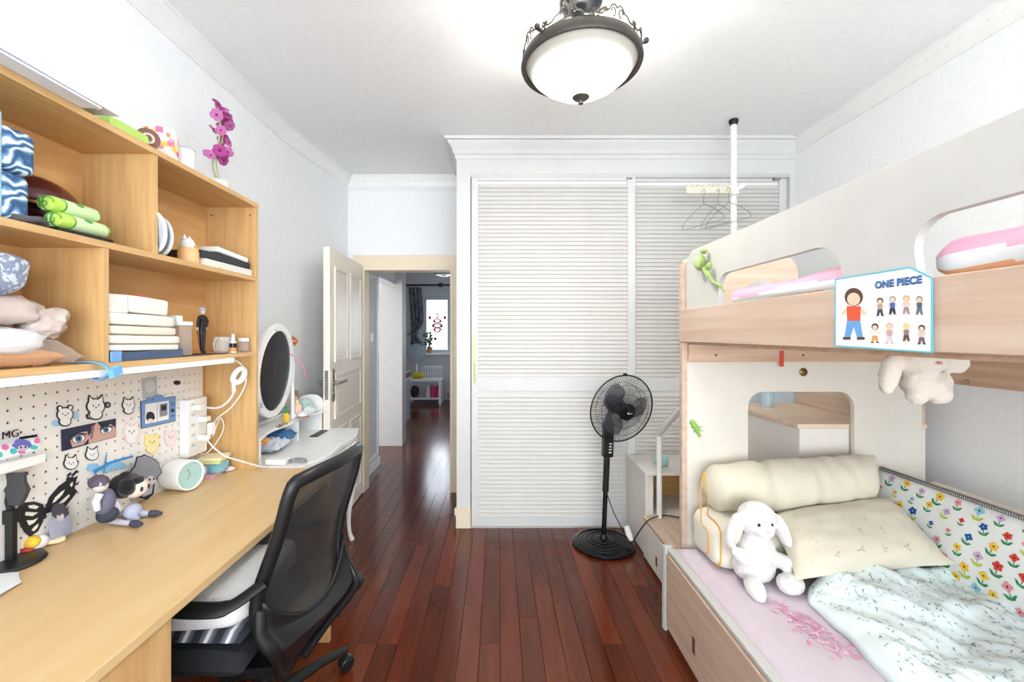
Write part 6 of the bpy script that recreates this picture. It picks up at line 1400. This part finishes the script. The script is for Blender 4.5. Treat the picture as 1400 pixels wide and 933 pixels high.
# ---- white bunny on the bed
bc = Vector((1.03, 1.72, ZM))
def bunny(name, lab, base, s, mt, pose):
    t = thing(name, tuple(base), lab, 'soft toy'); m = MB()
    for (dx, dy, dz, rx, ry, rz, ro) in pose: m.ell(base+Vector((dx, dy, dz))*s, (rx*s, ry*s, rz*s), rotm(*ro) if ro else None, nu=24, nv=16)
    m.build('body', mt, t, remesh=.0055, smooth_it=4, disp=.006)
    return t
pose = [(0, 0, .272, .076, .070, .072, None), (.0, -.045, .25, .045, .04, .035, None),
        (-.098, .0, .225, .026, .034, .075, (0, 18, 0)), (.105, .0, .225, .026, .034, .078, (0, -24, 0)),
        (0, .01, .135, .078, .068, .085, None), (-.075, -.03, .13, .055, .035, .03, (0, 35, 10)), (.10, -.02, .10, .06, .035, .03, (0, 30, 0)),
        (-.055, -.08, .03, .035, .07, .032, (10, 0, -10)), (.095, -.07, .04, .065, .045, .04, (0, 10, 30)), (0, .02, .06, .085, .07, .06, None)]
bn2 = bunny('plush_bunny', 'white plush bunny sitting on the lilac sheet by the pillows', bc, .95, plush_white, pose)
for dx in (-.03, .022):
    MB().ell(bc+Vector((dx, -.068, .275))*.95, (.006, .004, .0065), nu=12, nv=8).build('eye', black_gl, bn2)
m = MB(); m.ell(bc+Vector((-.004, -.082, .252))*.95, (.006, .004, .005), nu=10, nv=6); m.build('nose', mat('nose_pink', '#e3b7b0', .6), bn2)
m = MB(); q = bc+Vector((-.088, -.030, .212)); m.ell(q, (.012, .006, .04), rotm(0, 18, 0), nu=14, nv=10); m.build('inner_ear', mat('inner_ear', '#ecd2c2', .9), bn2)
rq = cam_pt(1079, 803, Z=.415); m = MB()
for sg in (-1, 1): m.ell(rq+Vector((sg*.016, 0, .006)), (.016, .010, .010), rotm(0, 0, 20*sg), nu=12, nv=8)
m.ell(rq+Vector((0, 0, .008)), .007, nu=10, nv=6); m.tube([rq+Vector((0, 0, .01)), cam_pt(1068, 788, Z=.44)], .004, 6)
tag(m.build('ribbon_bow', mat('bow_pink', '#e6c0cb', .7)), 'small pink ribbon bow beside the plush bunny foot', 'bow')
# ---- bunny hanging under the bunk
hb = Vector((1.02, 1.045, 1.245))
pose2 = [(0, 0, .10, .062, .05, .042, None), (-.075, 0, .065, .022, .022, .058, (0, 12, 0)), (.085, 0, .095, .042, .022, .03, (0, 25, 0)),
         (.012, .005, .035, .050, .04, .038, (0, 10, 0)), (-.015, -.01, .008, .026, .022, .022, None), (.04, -.01, .012, .030, .022, .026, None), (.058, .0, .04, .024, .02, .026, None)]
b3 = bunny('hanging_bunny', 'cream plush bunny hanging from the top bunk base by the side rail', hb, .95, plush_grey, pose2)
MB().ell(hb+Vector((-.002, -.052, .088)), (.005, .004, .004), nu=10, nv=6).build('nose', mat('nose_rose', '#c98f86', .6), b3)
MB().tube([hb+Vector((0, .0, .13)), hb+Vector((0, 0, .104+.001))], .002, 6).build('cord', grey_pl, b3)
# ---- green plush frog clip on the guard board
fq = lambda px, py, dx=0: cam_pt(px, py, X=XF-.012+dx)
fr = thing('frog_clip', tuple(fq(960, 362)), 'pale green long-legged plush frog clipped to the guard board', 'soft toy')
gm = mat('frog_light', '#aebd8c', .8, sheen=.3); gd = mat('frog_green', '#8fa55c', .8, sheen=.2)
m = MB(); cc = fq(956.5, 359, -.012); m.ell(cc, (.02, .030, .036)); m.ell(fq(962, 343.5, -.01), (.013, .018, .012)); m.ell(fq(969, 364, -.01), (.012, .014, .016)); m.build('head', gd, fr)
MB().ell(cc+Vector((-.012, -.004, 0)), (.014, .022, .029)).build('face', gm, fr)
m = MB(); m.tube(spline([fq(963, 367, -.012), fq(970, 378, -.012), fq(976, 387, -.01), fq(985, 391, -.008), fq(990, 399, -.006)], 5), [.011]*6+[.007]*11+[.003]*4, 8); m.build('leg', gd, fr)
# ---- small bits: lizard sticker, red tag
q = cam_pt(953, 588, Y=YE-.003); m = MB()
m.tube([q+Vector((-.03, 0, .045)), q+Vector((-.022, 0, .034)), q+Vector((-.006, 0, .012)), q+Vector((.014, 0, -.034))], [.009, .013, .014, .005], 10)
for a, b_ in ((-.03, .012), (.022, .016), (-.016, -.012), (.026, -.006)): m.tube([q+Vector((0, 0, .008)), q+Vector((a, 0, b_))], .004, 6, flat=(1, .5))
gs = tag(m.build('gecko_sticker', mat('gecko_green', '#90bf5a', .6)), 'bright green gecko shaped sticker on the end panel', 'sticker')
q = cam_pt(1070, 480, Y=YE-.03); tag(MB().box(q.x-.008, q.x+.010, YE-.024, YE-.0215, q.z-.075, q.z-.0).build('red_tag', mat('tag_red', '#d8463c', .6)), 'small red ribbon tag hanging on the end rail', 'tag')
tag(MB().box(q.x-.43, q.x-.425, YE-.026, YE-.021, q.z-.13, q.z+.02).build('white_cord', PAPER), 'thin white cord hanging near the corner post', 'cord') if False else None

# ---- poster sheet clipped over the side rail
XP = XF-.016
def ps_(px, py): q = cam_pt(px, py, X=XP); return (q.y, q.z)
sheet = tag(MB().plate([[ps_(1143, 382), ps_(1245, 366), ps_(1275, 380), ps_(1275, 482), ps_(1143, 473)]], onX(XP), -.001, .001).build('sticker_sheet', mat('sheet_white', '#f4f6f6', .4)), 'white sticker sheet with cyan border hung over the wooden bunk rail', 'poster')
cy_ = mat('border_cyan', '#5fc3dc', .4); m = MB(); bpts = [(1143, 382), (1245, 366), (1275, 380), (1275, 482), (1143, 473)]
for a, b_ in zip(bpts, bpts[1:]+bpts[:1]):
    P_, Q_ = cam_pt(*a, X=XP), cam_pt(*b_, X=XP); t_ = (Q_-P_); n_ = Vector((0, -t_.z, t_.y)).normalized()*.0016; c_ = (P_+Q_)/2+Vector((-.0012, 0, 0)); m.obox(c_, t_/2, n_, Vector((.0006, 0, 0)))
m.build('border', cy_, sheet)
tk = mat('title_blue', '#4f7fc0', .5)
o_ = cam_pt(1197, 394, X=XP-.0013); o2 = cam_pt(1270, 388, X=XP-.0013); d_ = o2-o_
text_mesh('title_shadow', 'ONE PIECE', mat('title_dark', '#2c3a5c', .5), sheet, o_+Vector((0, .001, -.001)), (0, -1, 0), (0, 0, 1), .0215, bold=.0009, space=1.06)
text_mesh('title', 'ONE PIECE', tk, sheet, o_+Vector((-.0012, 0, 0)), (0, -1, 0), (0, 0, 1), .0215, bold=.0002, space=1.06)
# plain little people in the sheet's colours
def kid(px, py, hpx, hair, top, leg, skin='#f0cdb0'):
    m = MB(); c_ = [mat('k_skin'+skin, skin, .6), mat('k_'+hair, hair, .6), mat('k_'+top, top, .6), mat('k_'+leg, leg, .6)]
    s_ = hpx
    def P(a, b_): return ps_(px+a*s_, py+b_*s_)
    def pl(mi, pts, o_): m.cur = mi; m.plate([[P(*p) for p in pts]], onX(XP), -.0012-o_, -.0011)
    el = lambda cx, cy, rx, ry, n=16: [(cx+rx*math.cos(2*PI*k/n), cy+ry*math.sin(2*PI*k/n)) for k in range(n)]
    pl(1, el(0, -.32, .17, .17), .0003); pl(0, el(0, -.28, .12, .12), .0006)
    pl(0, [(-.14, -.12), (-.24, -.02), (-.2, .02), (-.1, -.06)], .0003); pl(0, [(.14, -.12), (.24, -.02), (.2, .02), (.1, -.06)], .0003)
    pl(2, [(-.13, -.15), (.13, -.15), (.12, .12), (-.12, .12)], .0005); pl(3, [(-.12, .12), (.12, .12), (.17, .42), (.06, .42), (0, .22), (-.06, .42), (-.17, .42)], .0006)
    pl(1, [(-.2, .42), (-.06, .42), (-.06, .47), (-.2, .47)], .0004); pl(1, [(.06, .42), (.2, .42), (.2, .47), (.06, .47)], .0004)
    m.build('printed_figure', c_, sheet)
kid(1168, 430, 74, '#5a4030', '#dd5a3a', '#6aa3dc')
for (a, b_, h_, c1, c2, c3) in ((1204, 420, 26, '#3c3230', '#b4a39a', '#57504e'), (1221, 418, 27, '#9aa8a4', '#4d69b5', '#30303a'), (1240, 417, 27, '#e0a070', '#e6c9c4', '#a58f92'), (1258, 418, 27, '#8c8a88', '#54606c', '#5c7a86'),
                                 (1197, 456, 28, '#34323a', '#e8e6e4', '#e0a25a'), (1217, 456, 30, '#d8b4b4', '#cfa9ac', '#dcd6da'), (1240, 455, 27, '#e8d060', '#9a7f8c', '#6a4a50'), (1261, 458, 28, '#33323c', '#dccdc8', '#7a6068')):
    kid(a, b_, h_, c1, c2, c3)

# ============================================================ FAR ROOM THINGS
tt = thing('low_table', (-1.35, 8.8, 0), 'white low table under the far window', 'table')
m = MB(); tx0, tx1, ty0, ty1 = -1.82, -1.12, 8.55, 8.95
m.box(tx0, tx1, ty0, ty1, .46, .50); m.build('table_top', white_lac, tt, bevel=.004)
MB().box(tx0+.03, tx1-.03, ty0+.02, ty1-.02, .10, .125).build('lower_shelf', white_lac, tt)
for x in (tx0+.01, tx1-.06):
    for y in (ty0+.01, ty1-.06): MB().box(x, x+.05, y, y+.05, 0, .46).build('leg', white_lac, tt, bevel=.003)
m = MB(); m.ell((-1.62, 8.7, .57), (.13, .08, .07), amp=.15); tag(m.build('yellow_bag', mat('bag_yellow', '#cfc02c', .6)), 'yellow bag lying on the far low table', 'bag')
rk = thing('wire_rack', (-1.32, 8.75, .5), 'white wire rack with glasses on the far low table', 'rack')
m = MB()
for k in range(8): x = -1.50+.05*k; m.tube([(x, 8.62, .51), (x, 8.62, .74), (x, 8.86, .74), (x, 8.86, .51)], .005, 5)
m.tube([(-1.5, 8.62, .74), (-1.15, 8.62, .74)], .006, 6); m.tube([(-1.5, 8.62, .60), (-1.15, 8.62, .60)], .006, 6); m.tube([(-1.5, 8.86, .74), (-1.15, 8.86, .74)], .006, 6); m.build('wires', white_lac, rk)
for k in range(3):
    tag(MB().lathe([(0, 0), (.045, 0), (.045, .20), (.02, .24), (0, .24)], (-1.42+.1*k, 8.72, .126), 14).build('bottle', [mat('far_pink', '#d22d68', .4), mat('far_pale', '#cfd3d6', .4), mat('far_pink', '#d22d68', .4)][(0, 1, 2)[(k+1) % 3]]), ('pale bottle, leftmost on the far table lower shelf', 'magenta bottle in the middle of the far table lower shelf', 'magenta bottle, rightmost on the far table lower shelf')[k] if k != 9 else '', 'bottle')
tag(MB().ell((-1.68, 8.7, .24), (.09, .09, .11), amp=.3).build('dark_bundle', mat('far_dark', '#30343a', .7)), 'dark bundle on the lower shelf of the far table', 'bundle')
pp_ = thing('potted_plant', (-1.45, 9.14, 1.0), 'potted plant standing on the far window sill', 'plant')
MB().lathe([(0, 0), (.05, 0), (.065, .13), (0, .13)], (-1.45, 9.14, 1.001), 18).build('pot', mat('far_pot', '#a8865c', .6), pp_)
m = MB(); random.seed(8)
for k in range(34):
    a = random.uniform(0, 6.28); r_ = random.uniform(.02, .15); h_ = random.uniform(.12, .38); c_ = Vector((-1.45+r_*math.cos(a), 9.12+r_*.4*math.sin(a)-.02, 1.05+h_)); m.ell(c_, (random.uniform(.02, .035), .01, random.uniform(.02, .03)), nu=7, nv=5)
    m.tube([(-1.45, 9.13, 1.12), c_], .003, 4)
m.build('foliage', mat('far_green', '#5c6f55', .7), pp_)
cr = thing('curtain', (-1.78, 9.1, 1.2), 'dark grey patterned curtain tied back beside the far window', 'curtain')
def cur(u, v):
    z = 2.38-1.25*v; wd_ = .27*(1-.55*math.exp(-((v-.78)/.12)**2)); x = -1.88+(u*wd_); return Vector((x+.05*math.sin(v*2), 9.06+.03*math.sin(u*22), z))
m = MB(); m.grid(40, 24, cur); o = m.build('cloth', wood('curtain_pattern', '#3a3d47', '#8c8f99', 'Z', .9, 3, 8), cr); so = o.modifiers.new('thick', 'SOLIDIFY'); so.thickness = .004
MB().tube([(-1.9, 9.05, 1.40), (-1.78, 9.0, 1.39), (-1.66, 9.05, 1.42)], .018, 8).build('tie_back', mat('tie_grey', '#777a84', .8), cr)
rd = thing('curtain_rod', (-1.0, 9.08, 2.42), 'dark curtain rod over the far window', 'rod')
m = MB(); m.tube([(-2.05, 9.08, 2.43), (.4, 9.08, 2.43)], .022, 10); m.ell((-2.07, 9.08, 2.43), (.05, .05, .06)); m.cyl((-1.25, 9.08, 2.43), (-1.17, 9.08, 2.43), .05, n=12); m.build('rod', mat('rod_dark', '#2b2c30', .4), rd)
MB().box(-1.2, -1.18, 9.08, 9.2, 2.40, 2.46).build('bracket', mat('rod_dark', '#2b2c30', .4), rd)
cf = thing('covered_fan', (-1.66, 8.3, 0), 'fan wrapped in a clear cover near the far wall', 'fan')
m = MB(); m.ell((-1.70, 8.98, 1.0), (.19, .06, .21)); m.build('cover', thin_clear('fan_cover', '#b9c6cf', .45), cf)
m = MB(); m.cyl((-1.70, 9.0, .505), (-1.70, 9.0, 1.0), .02, n=10); m.lathe([(0, .502), (.1, .502), (.1, .52), (0, .53)], (-1.70, 8.88, 0), 16); m.build('pole', white_pl, cf)
dsk = thing('dark_console', (-1.85, 7.0, 0), 'dark console with monitor edge left in the far room', 'console')
m = MB(); m.box(-2.5, -1.46, 6.6, 7.2, .66, .70); m.build('console_top', mat('console_white', '#c9cdd2', .4), dsk); m = MB(); m.box(-2.5, -1.47, 6.62, 6.66, .0, .66); m.box(-1.50, -1.47, 6.62, 7.18, 0, .66); m.build('console_side', mat('console_side', '#8d949c', .5), dsk)
MB().box(-1.62, -1.44, 6.66, 7.1, .70, .80).build('console_box', mat('console_dark', '#22252a', .4), dsk, bevel=.01)
tag(MB().lathe([(0, 0), (.03, -.01), (.03, -.2), (.16, -.22), (.2, -.28), (.15, -.36), (0, -.40)], (-.95, 7.6, 2.799), 20).build('green_glass_lamp', mat('far_lamp', '#7f8f5e', .2)), 'greenish glass ceiling lamp in the far room', 'lamp')
tag(MB().pillow((-1.0, 8.4, .25), (-.5, 8.4, .25), (-.5, 9.0, .3), (-1.0, 9.0, .3), .2, n=12, wr=.05, bot=1.2).build('laundry_heap', mat('far_heap', '#b9a6ac', .9)), 'pale heap of cloth right of the far table', 'cloth')
